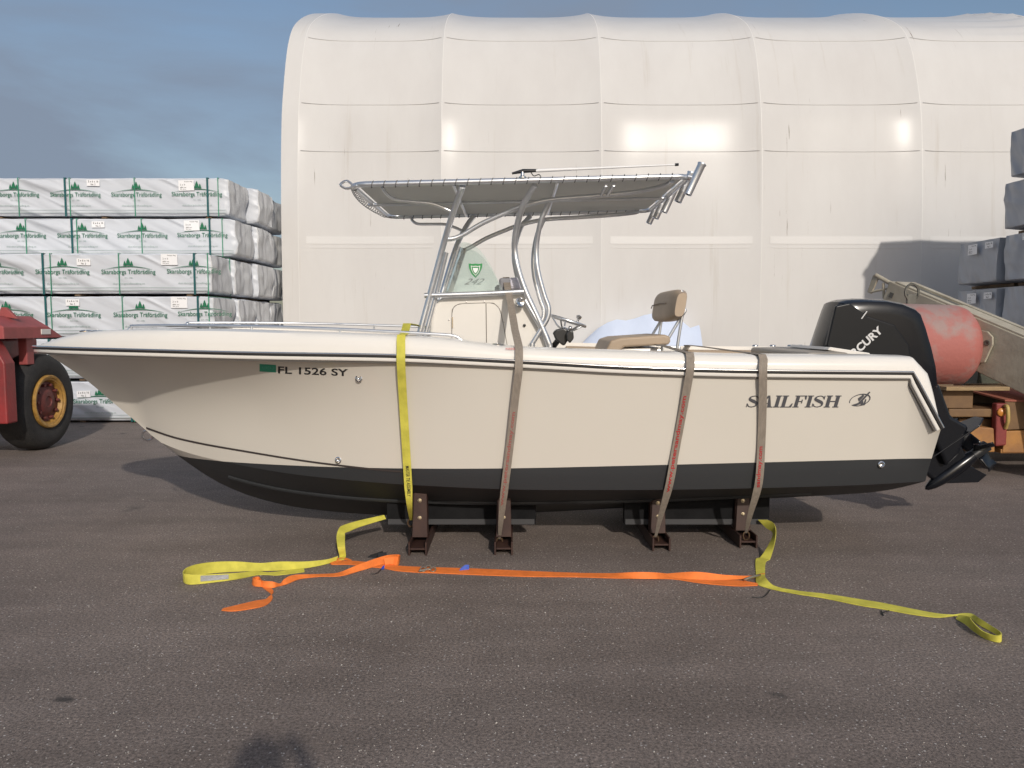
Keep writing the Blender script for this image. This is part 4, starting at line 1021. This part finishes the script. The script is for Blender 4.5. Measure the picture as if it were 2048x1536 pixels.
# grey strap under the seat
xk = W(1380, 745, 5.58).x; yr = gun_y(xk, .032); zt = cap_top(xk)
n3 = [W(1311, 1074, 6.12), W(1322, 1030, 5.94), on_hull(1339, 968, .014), on_hull(1351, 900, .016), on_hull(1366, 820, .022), W(1379, 748, yr-.002), W(1381, 730, yr-.002)]
ov = [(xk, yr+.025, zt-.03), (xk, yr+.05, zt+.004), (xk-.01, yr+.22, zt+.008), (xk-.08, YC-.5, zt+.045), (xk-.09, YC+.3, zt+.04), (xk, YC+1.2, zt+.01), (xk, YC+1.29, zt-.12), (xk, YC+1.1, .8), (xk, 7.6, .2)]
t3 = cargo_strap('tie_down_strap', 'grey-brown strap with red lettering crossing the gunwale just behind the seat', greyweb, n3, ov, .060)
strap_text('www.petersandmay.com', 1336, 985, 1370, 792, yfun(n3), -.040, red_ink, t3)
# grey strap across the name
xk = W(1526, 745, 5.59).x; yr = gun_y(xk, .032); zt = cap_top(xk)
n4 = [W(1492, 1066, 6.14), W(1500, 1030, 5.94), on_hull(1517, 968, .014), on_hull(1522, 900, .016), on_hull(1525, 820, .022), W(1526, 752, yr-.002), W(1526, 736, yr-.002)]
ov = [(xk, yr+.025, zt-.03), (xk-.004, yr+.05, zt+.004), (xk-.03, yr+.25, zt+.008), (xk-.16, YC, zt+.03), (xk, YC+1.2, zt+.01), (xk, YC+1.27, zt-.12), (xk, YC+1.1, .8), (xk, 7.6, .2)]
t4 = cargo_strap('tie_down_strap', 'grey-brown strap with red lettering hanging across the name on the hull', greyweb, n4, ov, .060)
strap_text('sandmay.com', 1516.5, 975, 1522.5, 893, yfun(n4), -.040, red_ink, t4)

# ------------------------------------------------------------------ slings on the ground
def edge_ribbon(pts, mat, nm, parent=None, n=4, thick=.005):
    """pts: (lower px, lower py, upper px, upper py, mode); 'g' upper edge on the ground, a number = depth step of the upper edge"""
    lo, up = [], []
    for lx, ly, ux, uy, m in pts:
        if isinstance(m, tuple): lo.append(W(lx, ly, m[0])); up.append(W(ux, uy, m[1])); continue
        a = G(lx, ly, .004); lo.append(a)
        up.append(G(ux, uy, .006) if m == 'g' else W(ux, uy, a.y+m))
    lo, up = spline(lo, n), spline(up, n)
    mid_ = [(a+b)/2 for a, b in zip(lo, up)]
    for r in (lo, up, mid_):
        for p in r: p.z = max(p.z, .004)
    return obj(nm, strip_mesh(lo, up, thick), mat, parent, smooth=42)
S1 = thing('lifting_sling', 'yellow lifting sling with printed label, its loop left of the orange strap knot', 'sling', G(672, 1121))
edge_ribbon([(672, 1122, 676, 1112, .02), (650, 1129, 652, 1119, .02), (608, 1137, 608, 1123, .01), (560, 1141, 560, 1123, .01), (520, 1142, 520, 1126, .02), (480, 1143, 475, 1123, .01), (430, 1146, 432, 1123.5, .01), (395, 1151, 396, 1128, .0), (373, 1158, 373, 1136, -.01), (367, 1163, 366, 1145, -.01), (376, 1168.5, 371, 1148, .0), (400, 1168, 398, 1149, .01), (459, 1161, 459, 1147, .03), (490, 1155, 487, 1145, .06), (513, 1150, 513, 1142, .08), (535, 1149.5, 535, 1145, 'g'), (553, 1150.5, 560, 1143, 'g'), (585, 1147, 585, 1139, 'g'), (609, 1143.5, 608, 1136, 'g')], yel, 'webbing', S1)
edge_ribbon([(673, 1121, 688, 1119, .0), (679, 1114, 692, 1112, .01), (675, 1095, 690, 1093, (5.82, 5.84)), (673, 1073, 690, 1070, (5.98, 6.0)), (678, 1057, 690, 1066, (6.06, 6.03)), (686, 1051, 700, 1062, (6.12, 6.08)), (715, 1042, 722, 1053, (6.22, 6.18)), (768, 1030, 772, 1038, (6.35, 6.33))], yel, 'webbing', S1)
mb = MB(); f4 = [G(401, 1163, .004), G(456, 1157.5, .004)]
mb.grid([[W(401, 1163, G(401, 1168).y-.016), W(457, 1158, G(457, 1161).y-.02)], [W(401, 1151.5, G(401, 1168).y-.012), W(457, 1149, G(457, 1161).y-.006)]]); obj('care_label', mb, M('label_grey', (.42, .42, .42), .6, var=.5, vscale=60, stretch=(1, 1, 6)), S1)
S2 = thing('lifting_sling', 'yellow lifting sling trailing from below the outboard end to an open loop on asphalt', 'sling', G(1535, 1165))
edge_ribbon([(1516, 1040, 1534, 1040, (6.30, 6.32)), (1532, 1056, 1547, 1046, (6.2, 6.16)), (1546, 1068, 1552, 1062, (6.08, 6.05)), (1533, 1097, 1549, 1088, (5.92, 5.9)), (1520, 1116, 1540, 1120, (5.84, 5.80)), (1511, 1130, 1531, 1142, (5.78, 5.72)), (1512, 1150, 1530, 1150, .02), (1514, 1168, 1532, 1156, .03), (1535, 1176, 1545, 1170, .03), (1565, 1183, 1568, 1178, .03)], yel, 'webbing', S2)
edge_ribbon([(1560, 1182, 1566, 1177, .02), (1600, 1189, 1604, 1183, 'g'), (1650, 1196.5, 1655, 1188.5, 'g'), (1720, 1211, 1727, 1200, 'g'), (1760, 1217, 1767, 1206.5, 'g'), (1820, 1228, 1824, 1218, 'g'), (1870, 1234.5, 1873, 1227, 'g'), (1905, 1232.5, 1905, 1229.5, .01), (1922, 1231, 1925, 1227, .03), (1940, 1235, 1944, 1228, .05), (1955, 1248, 1960, 1237, .02), (1985, 1265, 1990, 1256, .0), (1999, 1274, 2001, 1264, 0), (2002, 1283, 2002, 1269, -.01), (1992, 1284, 1990, 1271, -.005), (1970, 1277, 1965, 1262, .0), (1948, 1263, 1946, 1244, .01), (1932, 1250, 1938, 1234, .02), (1912, 1238, 1918, 1230, .02)], yel, 'webbing', S2)
S3 = thing('ratchet_strap', 'orange ratchet strap stretched on the asphalt between the two yellow slings', 'strap', G(1100, 1148))
edge_ribbon([(760, 1134, 762, 1121, 'g'), (790, 1141, 792, 1131, 'g'), (838, 1145, 840, 1134, 'g'), (870, 1146, 872, 1135, 'g'), (950, 1149.5, 950, 1137.5, 'g'), (1050, 1153, 1050, 1142, 'g'), (1150, 1154, 1150, 1146, 'g'), (1220, 1156, 1222, 1147, 'g'), (1290, 1158, 1285, 1144, .02), (1345, 1158, 1345, 1149, 'g'), (1400, 1166, 1400, 1160, 'g'), (1470, 1172, 1475, 1161, 'g'), (1515, 1171, 1517, 1167, 'g')], orange, 'webbing', S3)
edge_ribbon([(1320, 1154, 1320, 1149, .03), (1350, 1157, 1365, 1145, .04), (1400, 1160, 1400, 1144, .03), (1450, 1160, 1450, 1150, .03), (1500, 1157, 1500, 1152, .03), (1515, 1153, 1517, 1149, .05), (1529, 1152, 1530, 1147, .05)], orange, 'webbing', S3)
edge_ribbon([(443, 1221, 446, 1217, 'g'), (470, 1222, 468, 1212, 'g'), (515, 1215, 510, 1202, 'g'), (535, 1208, 530, 1199, 'g'), (545, 1197, 536, 1195, .02), (541, 1187, 547, 1184, .02), (528, 1177, 541, 1176, .03), (522, 1172, 534, 1171, .03)], orange, 'webbing', S3)
edge_ribbon([(524, 1174, 522, 1160, .01), (508, 1172, 507, 1157, .01), (505, 1165, 508, 1154, .02), (517, 1162, 519, 1154, .03), (522, 1173, 524, 1161, .01), (545, 1176, 545, 1163, .02), (558, 1172, 560, 1167.5, 'g'), (575, 1168, 570, 1157, .02), (600, 1158, 590, 1150, .02), (640, 1153, 640, 1148.5, 'g'), (680, 1152, 676, 1146, 'g'), (720, 1142, 715, 1130, .02), (765, 1129, 758, 1115, .03), (790, 1124, 780, 1110, .04), (799, 1118, 799, 1109.5, .05), (796, 1130, 797, 1113, .02), (785, 1129, 788, 1113, .01), (770, 1130, 768, 1117, .01)], orange, 'webbing', S3)
edge_ribbon([(765, 1136, 765, 1125, 'g'), (730, 1133, 730, 1124, 'g'), (700, 1129, 704, 1122, 'g'), (666, 1129, 660, 1123, 'g'), (662, 1126, 668, 1118, 'g'), (690, 1120, 690, 1116, 'g'), (705, 1124, 703, 1120, 'g')], orange, 'webbing', S3)
rat = obj('ratchet_handle', MB().bar(W(730, 1118, 5.9), W(763, 1107, 5.87), .07, .024).bar(W(764, 1106, 5.83), W(766, 1126, 5.76), .07, .02), blackrub, S3, bevel=.004)
obj('ratchet_spindle', MB().tube([W(762, 1127, 5.80), W(762, 1127, 5.92)], .02, 10), rustm, S3)
mb = MB()
for px, py in ((846, 1139), (857, 1136), (866, 1139)): mb.tube([G(px, py, .02)+Vector((.02*math.cos(a), .02*math.sin(a)*.8, .012*math.sin(a))) for a in [k*6.283/10 for k in range(10)]], .006, 6, True)
mb.tube([G(838, 1142, .02), G(868, 1136, .02)], .008, 6); obj('hook', mb, M('zinc_hook', (.50, .44, .34), .3, .9), S3, smooth=60)
obj('hook_end', MB().tube(spline([G(1488, 1160, .02), G(1500, 1155, .03), G(1512, 1152, .03), G(1520, 1150, .02)], 4), .009, 6), MATS['zinc_hook'], S3, smooth=60)
edge_ribbon([(918, 1142, 921, 1137, .01), (927, 1141, 930, 1130, .02), (938, 1140, 938, 1130, .02)], bluem, 'warning_tag', S3)
edge_ribbon([(762, 1139, 765, 1133, .005), (768, 1138, 769, 1130, .01)], bluem, 'warning_tag', S3)
def cord(pts, label):
    o = obj('black_cord', MB().tube(spline([G(a, b, .005) for a, b in pts], 4), .0035, 5), blackrub, smooth=60); tag(o, label, 'cord')
cord([(1503, 1194), (1522, 1195), (1532, 1190), (1540, 1180)], 'short black cord on the asphalt by the bend of the trailing yellow sling')
cord([(1762, 1221), (1767, 1231), (1764, 1226), (1778, 1221)], 'small black cord beside the straight run of the trailing yellow sling')
cord([(741, 1148), (752, 1147), (760, 1141), (764, 1136)], 'short black cord below the orange strap ratchet')

# ------------------------------------------------------------------ red vehicle with the big wheel
rv = thing('terminal_truck', 'faded red heavy yard vehicle with yellow-rimmed wheel at the bow of the boat', 'vehicle', (-7.2, 11, 0))
xw = -6.68; wy = 11.12
def tyre_mesh(o, axis, r, wd, n=48): return MB().lathe([(-wd/2+.03, r*.55), (-wd/2, r*.66), (-wd/2-.01, r*.80), (-wd/2+.03, r*.93), (-wd/2+.10, r*.99), (0, r), (wd/2-.10, r*.99), (wd/2-.03, r*.93), (wd/2+.01, r*.80), (wd/2, r*.66), (wd/2-.03, r*.55)], o, axis, n)
wc = Vector((xw-.24, wy, .695))
ty = obj('wheel', tyre_mesh(wc, (1, 0, 0), .695, .44), tyre, rv, smooth=40)
obj('rim', MB().lathe([(.10, .385), (.225, .385), (.24, .37), (.235, .345), (.22, .335), (.215, .315), (.19, .305), (.15, .29)], wc, (1, 0, 0), 40), rimm, ty, smooth=40)
obj('rim_disc', MB().lathe([(.14, .31), (.16, .285), (.155, .22), (.175, .19), (.195, .15), (.20, .08), (.185, .07), (.185, .0)], wc, (1, 0, 0), 24), rimr, ty, smooth=40)
mb = MB()
for k in range(10):
    a = k*6.283/10; obj('wheel_nut', MB().lathe([(.14, .022), (.205, .022), (.21, 0)], wc+Vector((0, .245*math.cos(a), .245*math.sin(a))), (1, 0, 0), 8), rimr, ty)
xp = -6.62
body = [(-9.6, 1.62), (-6.98, 1.66), (-6.80, 1.62), (-6.63, 1.30), (-6.63, .50), (-9.6, .50)]
obj('body', MB().prism([(x, 10.05, z) for x, z in body], (0, 0, 0), (0, .22, 0)), redp, rv, bevel=.02)
obj('side_plate', MB().box((-8.3, 10.9, 1.05), (2.2, 1.6, 1.1)), redp, rv, bevel=.03)
fend = [(xp, 10.05, 1.62), (xp, 10.05, 1.775), (xp-.28, 10.10, 1.925), (xp-2.9, 10.10, 1.925), (xp-2.9, 10.05, 1.62)]
rows = [[(x, y+dy, z-(.0 if z < 1.7 else dz)) for x, y, z in fend] for dy, dz in ((0, 0), (.98, 0.0), (1.30, .14))]
mb = MB().grid(rows); mb.f += [tuple(range(5)), tuple(range(10, 15))]; obj('fender', mb, redd, rv, bevel=.012)
obj('fender_leg', MB().box((xp-.16, 10.75, 1.45), (.12, .16, .40)), redd, rv, bevel=.01)
obj('reflector', MB().box((xp+.006, 10.95, 1.705), (.012, .22, .075)), M('reflector_white', (.72, .68, .64), .4), rv, bevel=.004)
obj('lug', MB().prism([(-6.98, 10.5, 1.92), (-6.94, 10.5, 2.04), (-6.88, 10.5, 2.04), (-6.72, 10.5, 1.88)], (0, 0, 0), (0, .06, 0)), redd, rv, bevel=.006)
obj('axle', MB().tube([(-9.5, wy, .69), (xw-.3, wy, .69)], .16, 12), blackrub, rv)
obj('wheel', tyre_mesh(Vector((-9.2, wy, .695)), (1, 0, 0), .695, .44), tyre, rv, smooth=40)

# ------------------------------------------------------------------ crane with boom, tank on its deck
cr_ = thing('mobile_crane', 'ochre and orange mobile crane chassis with long lowered cream boom', 'crane', (6.5, 9.6, 0))
YB = 9.05
def wpoly(pts, Y): return [W(a, b, Y) for a, b in pts]
zt_ = W(1900, 776, YB).z; zb_ = W(1900, 906, YB).z
xa = W(1882, 850, YB).x
obj('chassis', MB().box(((xa+9.2)/2+.15, YB+1.15, (zt_+zb_)/2-.10), (9.2-xa-.3, 2.0, zt_-zb_-.56)), oliv, cr_, bevel=.02)
obj('deck', MB().box(((xa+9.2)/2+.05, YB+1.15, zt_-.30), (9.2-xa-.1, 2.25, .10)), oliv, cr_, bevel=.015)
obj('deck_block', MB().box((xa+.20, YB+.12, zt_-.135), (.36, .2, .22)), oliv, cr_, bevel=.01)
obj('tank_bearer', MB().box(((xa+9.2)/2, YB+.85, zt_-.145), (9.2-xa-.4, .5, .20)), wood, cr_)
pa = wpoly([(1930, 776), (2060, 777), (2060, 804), (2010, 800)], YB+.35)
obj('sloped_cover', MB().add([W(1925, 778, YB+.6), W(2075, 778, YB+.6), W(2075, 803, YB-.02), W(2010, 801, YB-.02)], [(0, 1, 2, 3)]), M('cover_red', (.36, .10, .07), .6, var=.4, vscale=4, col2=(.30, .16, .10)), cr_, solid=.02)
obj('side_panel', MB().prism(wpoly([(2010, 801), (2075, 803), (2075, 858), (2012, 860)], YB), (0, 0, 0), (0, .15, 0)), oliv, cr_, bevel=.01)
obj('side_panel', MB().prism(wpoly([(2010, 862), (2075, 860), (2075, 906), (2004, 905)], YB), (0, -.01, 0), (0, .15, 0)), oran, cr_, bevel=.01)
obj('step_box', MB().prism(wpoly([(1938, 851), (1982, 855), (1984, 903), (1930, 902)], YB), (0, -.06, 0), (0, .3, 0)), oran, cr_, bevel=.015)
obj('stake', MB().prism(wpoly([(1988, 806), (2012, 806), (2008, 890), (1986, 892)], YB), (0, -.05, 0), (0, .05, 0)), M('stake_red', (.26, .045, .04), .6, var=.3, vscale=6), cr_, bevel=.02)
obj('marker_lamp', MB().lathe([(0, .05), (.02, .05), (.035, .03), (.04, 0)], W(2002, 824, YB-.05), (0, -1, 0), 14), M('lamp_amber', (.62, .25, .05), .3), cr_, smooth=50)
obj('grab_handle', MB().tube(pxpath([(2010, 812, YB-.06), (2015, 815, YB-.12), (2016, 840, YB-.12), (2011, 856, YB-.06)], 4), .022, 8), M('handle_yellow', (.50, .36, .12), .5), cr_, smooth=60)
obj('lower_rail', MB().box((7.6, YB+.1, zb_+.02), (3.6, .2, .05)), oran, cr_, bevel=.01)
pk_ = W(1880, 770, YB-.05); obj('deck_plank', MB().box((W(1880, 770, YB).x+.33+.05, YB-.02, zt_+.0), (.74, .2, .045)), plankm, cr_, bevel=.005)
obj('deck_plank', MB().box((W(1880, 770, YB).x+2.2, YB+.70, W(1950, 772, YB+.62).z), (2.9, .14, .045)), plankm, cr_, bevel=.005)
# lugged tyre
for xx, yy in ((W(1884, 880, YB+.05).x, YB+.35), (8.4, YB+.45), (W(1884, 880, YB+.05).x, YB+2.0), (8.4, YB+2.0)):
    o_ = Vector((xx, yy, .50)); r = .50
    ty = obj('wheel', tyre_mesh(o_, (0, -1, 0), r-.03, .32, 40), tyre, cr_, smooth=40)
    mb = MB()
    for k in range(26):
        a = k*6.283/26
        for s in (-1, 1):
            q = a+(.12 if s > 0 else 0); d_ = Vector((math.cos(q), 0, math.sin(q))); t_ = Vector((-d_.z, 0, d_.x))
            mb.bar(o_+d_*(r-.025)+Vector((0, s*.02, 0)), o_+d_*(r-.045)+Vector((0, s*.17, 0))+t_*.05, .045, .05, d_)
    obj('tread', mb, tyre, ty)
    obj('rim', MB().lathe([(.12, .26), (.17, .27), (.15, .22), (.08, .18), (.10, .08), (.12, 0)], o_, (0, -1, 0), 24), oliv, ty, smooth=40)
# boom: runs from high at the back left to low at the front right
A = W(1779, 562, 10.6); B = W(2120, 706, 8.6)
bd = (B-A).normalized(); sd = Vector((bd.y, -bd.x, 0)).normalized()
if sd.y > 0: sd = -sd
upb = sd.cross(bd); upb = upb if upb.z > 0 else -upb
def bp(l, s, u): return A+bd*l+sd*s+upb*u
Lb = (B-A).length+1.2
hh0 = .42
def hb_(l): return .26+.34*min(1, l/1.0)
rows = [[bp(l, .0, 0), bp(l, .0, -hb_(l)), bp(l, -.42, -hb_(l)), bp(l, -.42, 0)] for l in (0, .25, .5, .75, 1.0, 1.6, Lb)]
mb = MB().grid(rows, True); mb.f += [(0, 1, 2, 3), tuple(range(24, 28))]; obj('boom', mb, cream, cr_, bevel=.012)
for s0, w_ in ((-.06, .09), (-.36, .09)):
    obj('boom_flange', MB().prism([bp(.08, s0-w_/2, .002), bp(.08, s0+w_/2, .002), bp(Lb, s0+w_/2, .002), bp(Lb, s0-w_/2, .002)], (0, 0, 0), upb*.022), cream, cr_, bevel=.004)
obj('boom_slot', MB().prism([bp(.2, -.25, .002), bp(.2, -.16, .002), bp(.95, -.16, .002), bp(.95, -.25, .002)], (0, 0, 0), upb*.010), creamd, cr_)
obj('boom_slide', MB().prism([bp(.95, -.29, .002), bp(.95, -.12, .002), bp(2.2, -.12, .002), bp(2.2, -.29, .002)], (0, 0, 0), upb*.016), cream, cr_, bevel=.003)
obj('boom_slide', MB().prism([bp(2.3, -.28, .002), bp(2.3, -.13, .002), bp(Lb, -.13, .002), bp(Lb, -.28, .002)], (0, 0, 0), upb*.018), cream, cr_, bevel=.003)
obj('inspection_hole', MB().prism([bp(.08, .002, -.13), bp(.14, .002, -.13), bp(.14, .002, -.20), bp(.08, .002, -.20)], sd*0, sd*.006), creamd, cr_)
lg = [(1941, 668), (1950, 658), (1978, 663), (1988, 674), (1988, 690), (1972, 725), (1962, 726), (1950, 708)]
lgw = []
n_ = sd
for a, b in lg:
    d_ = ray(a, b); t = (bp(0, .012, 0)-Vector((0, 0, H))).dot(n_)/d_.dot(n_); lgw.append(Vector((0, 0, H))+d_*t)
lug = obj('lug_plate', MB().prism(lgw, (0, 0, 0), sd*.03), creamd if False else cream, cr_, bevel=.008)
for a, b in ((1955, 677), (1974, 686)):
    d_ = ray(a, b); t = (bp(0, .043, 0)-Vector((0, 0, H))).dot(n_)/d_.dot(n_); p = Vector((0, 0, H))+d_*t
    obj('pin', MB().lathe([(0, .035), (.012, .035), (.014, .022), (.004, 0)], p, sd, 14), creamd, lug, smooth=40)
# boom head
obj('sheave_plate', MB().prism([bp(-.28, -.02, -.02), bp(-.24, -.02, .03), bp(-.18, -.02, .0), bp(-.20, -.02, -.26), bp(-.27, -.02, -.26)], (0, 0, 0), sd*.03), cream, cr_, bevel=.006)
obj('head_pin', MB().tube([bp(-.24, 0, .0), bp(.06, -.05, -.04)], .03, 10), cream, cr_, smooth=50)
obj('head_stay', MB().tube([bp(-.22, 0, -.24), bp(.04, -.05, -.08)], .016, 8), cream, cr_, smooth=50)
obj('head_stay', MB().tube([bp(-.10, -.02, -.06), bp(-.02, -.05, -.26)], .020, 8), cream, cr_, smooth=50)
# turntable below the boom
obj('boom_pedestal', MB().prism([W(1955, 700, 10.1), W(2020, 705, 10.1), W(2075, 730, 10.1), W(2075, 772, 10.1), W(1945, 772, 10.1)], (0, -.1, 0), (0, .5, 0)), M('pedestal_green', (.075, .08, .055), .6, var=.4, vscale=6), cr_, bevel=.02)
obj('boom_pivot', MB().box((8.6, 9.6, 1.45), (.7, .9, .8)), creamd, cr_, bevel=.03)
def tank(x0, x1, yc, zc_, r, label, lug_at=None):
    t = thing('steel_tank', label, 'tank', ((x0+x1)/2, yc, zc_-r)); Lt = x1-x0
    obj('shell', MB().lathe([(0, 0), (.02, r*.5), (.06, r*.80), (.14, r*.95), (.22, r), (Lt-.22, r), (Lt-.14, r*.96), (Lt-.06, r*.82), (Lt-.02, r*.55), (Lt, 0)], (x0, yc, zc_), (1, 0, -.03), 40), pink, t, smooth=60)
    if lug_at:
        p = W(lug_at[0], lug_at[1], yc)
        obj('lifting_lug', MB().box(p+Vector((0, 0, .06)), (.12, .05, .15)), creamd, t, bevel=.012)
        obj('shackle', MB().tube([p+Vector((.085*math.cos(a), -.01, .16+.10*math.sin(a))) for a in [k*6.283/14 for k in range(14)]], .016, 6, True), creamd, t, smooth=60)
    obj('saddle', MB().box(((x0+x1)/2, yc, zc_-r-.0), (Lt*.6, .5, .06)), wood, t)
yt = 9.75; zt2 = W(1850, 604, yt).z; zlow = zt_-.02; rt = (zt2-zlow)/2
tank(W(1700, 700, yt).x, W(1953, 700, yt-.2).x, yt, zlow+rt, rt, 'faded pink steel tank with lifting lug lying on the crane deck behind the outboard', (1822, 610))
tank(W(2012, 700, yt).x, W(2012, 700, yt).x+1.5, yt+.35, zlow+.36, .36, 'smaller pink steel tank under the cream boom, beyond its lug plate')

# ------------------------------------------------------------------ the photographer, whose shadow falls on the asphalt
pv = [(.08, -.42, .98), (.06, -.40, 1.25), (.05, -.38, 1.48), (.04, -.36, 1.62), (.04, -.33, 1.74), (.04, -.33, 1.86),
      (.24, -.38, 1.48), (.30, -.30, 1.25), (.16, -.05, 1.62), (.09, -.10, 1.76), (-.16, -.38, 1.48), (-.22, -.30, 1.25), (-.10, -.05, 1.62), (-.02, -.10, 1.76),
      (.18, -.42, .92), (.19, -.40, .50), (.20, -.45, .07), (.22, -.30, .03), (-.02, -.42, .92), (-.04, -.40, .50), (-.05, -.45, .07), (-.07, -.30, .03)]
pe = [(0, 1), (1, 2), (2, 3), (3, 4), (4, 5), (2, 6), (6, 7), (7, 8), (8, 9), (2, 10), (10, 11), (11, 12), (12, 13), (0, 14), (14, 15), (15, 16), (16, 17), (0, 18), (18, 19), (19, 20), (20, 21)]
pr = [.16, .15, .17, .06, .12, .12, .07, .05, .035, .03, .07, .05, .035, .03, .09, .065, .045, .035, .09, .065, .045, .035]
pv = [(x-.17, y, z+.02) for x, y, z in pv]
me = bpy.data.meshes.new('person'); me.from_pydata(pv, pe, []); me.materials.append(cloth_m)
po = bpy.data.objects.new('person', me); C.objects.link(po); po.modifiers.new('skin', 'SKIN'); po.modifiers.new('sub', 'SUBSURF').levels = 2
for i, sv in enumerate(me.skin_vertices[0].data): sv.radius = (pr[i], pr[i]*.8 if i < 3 else pr[i]); sv.use_root = (i == 0)
tag(po, 'person in dark clothes standing with both hands raised to take the photo', 'person')
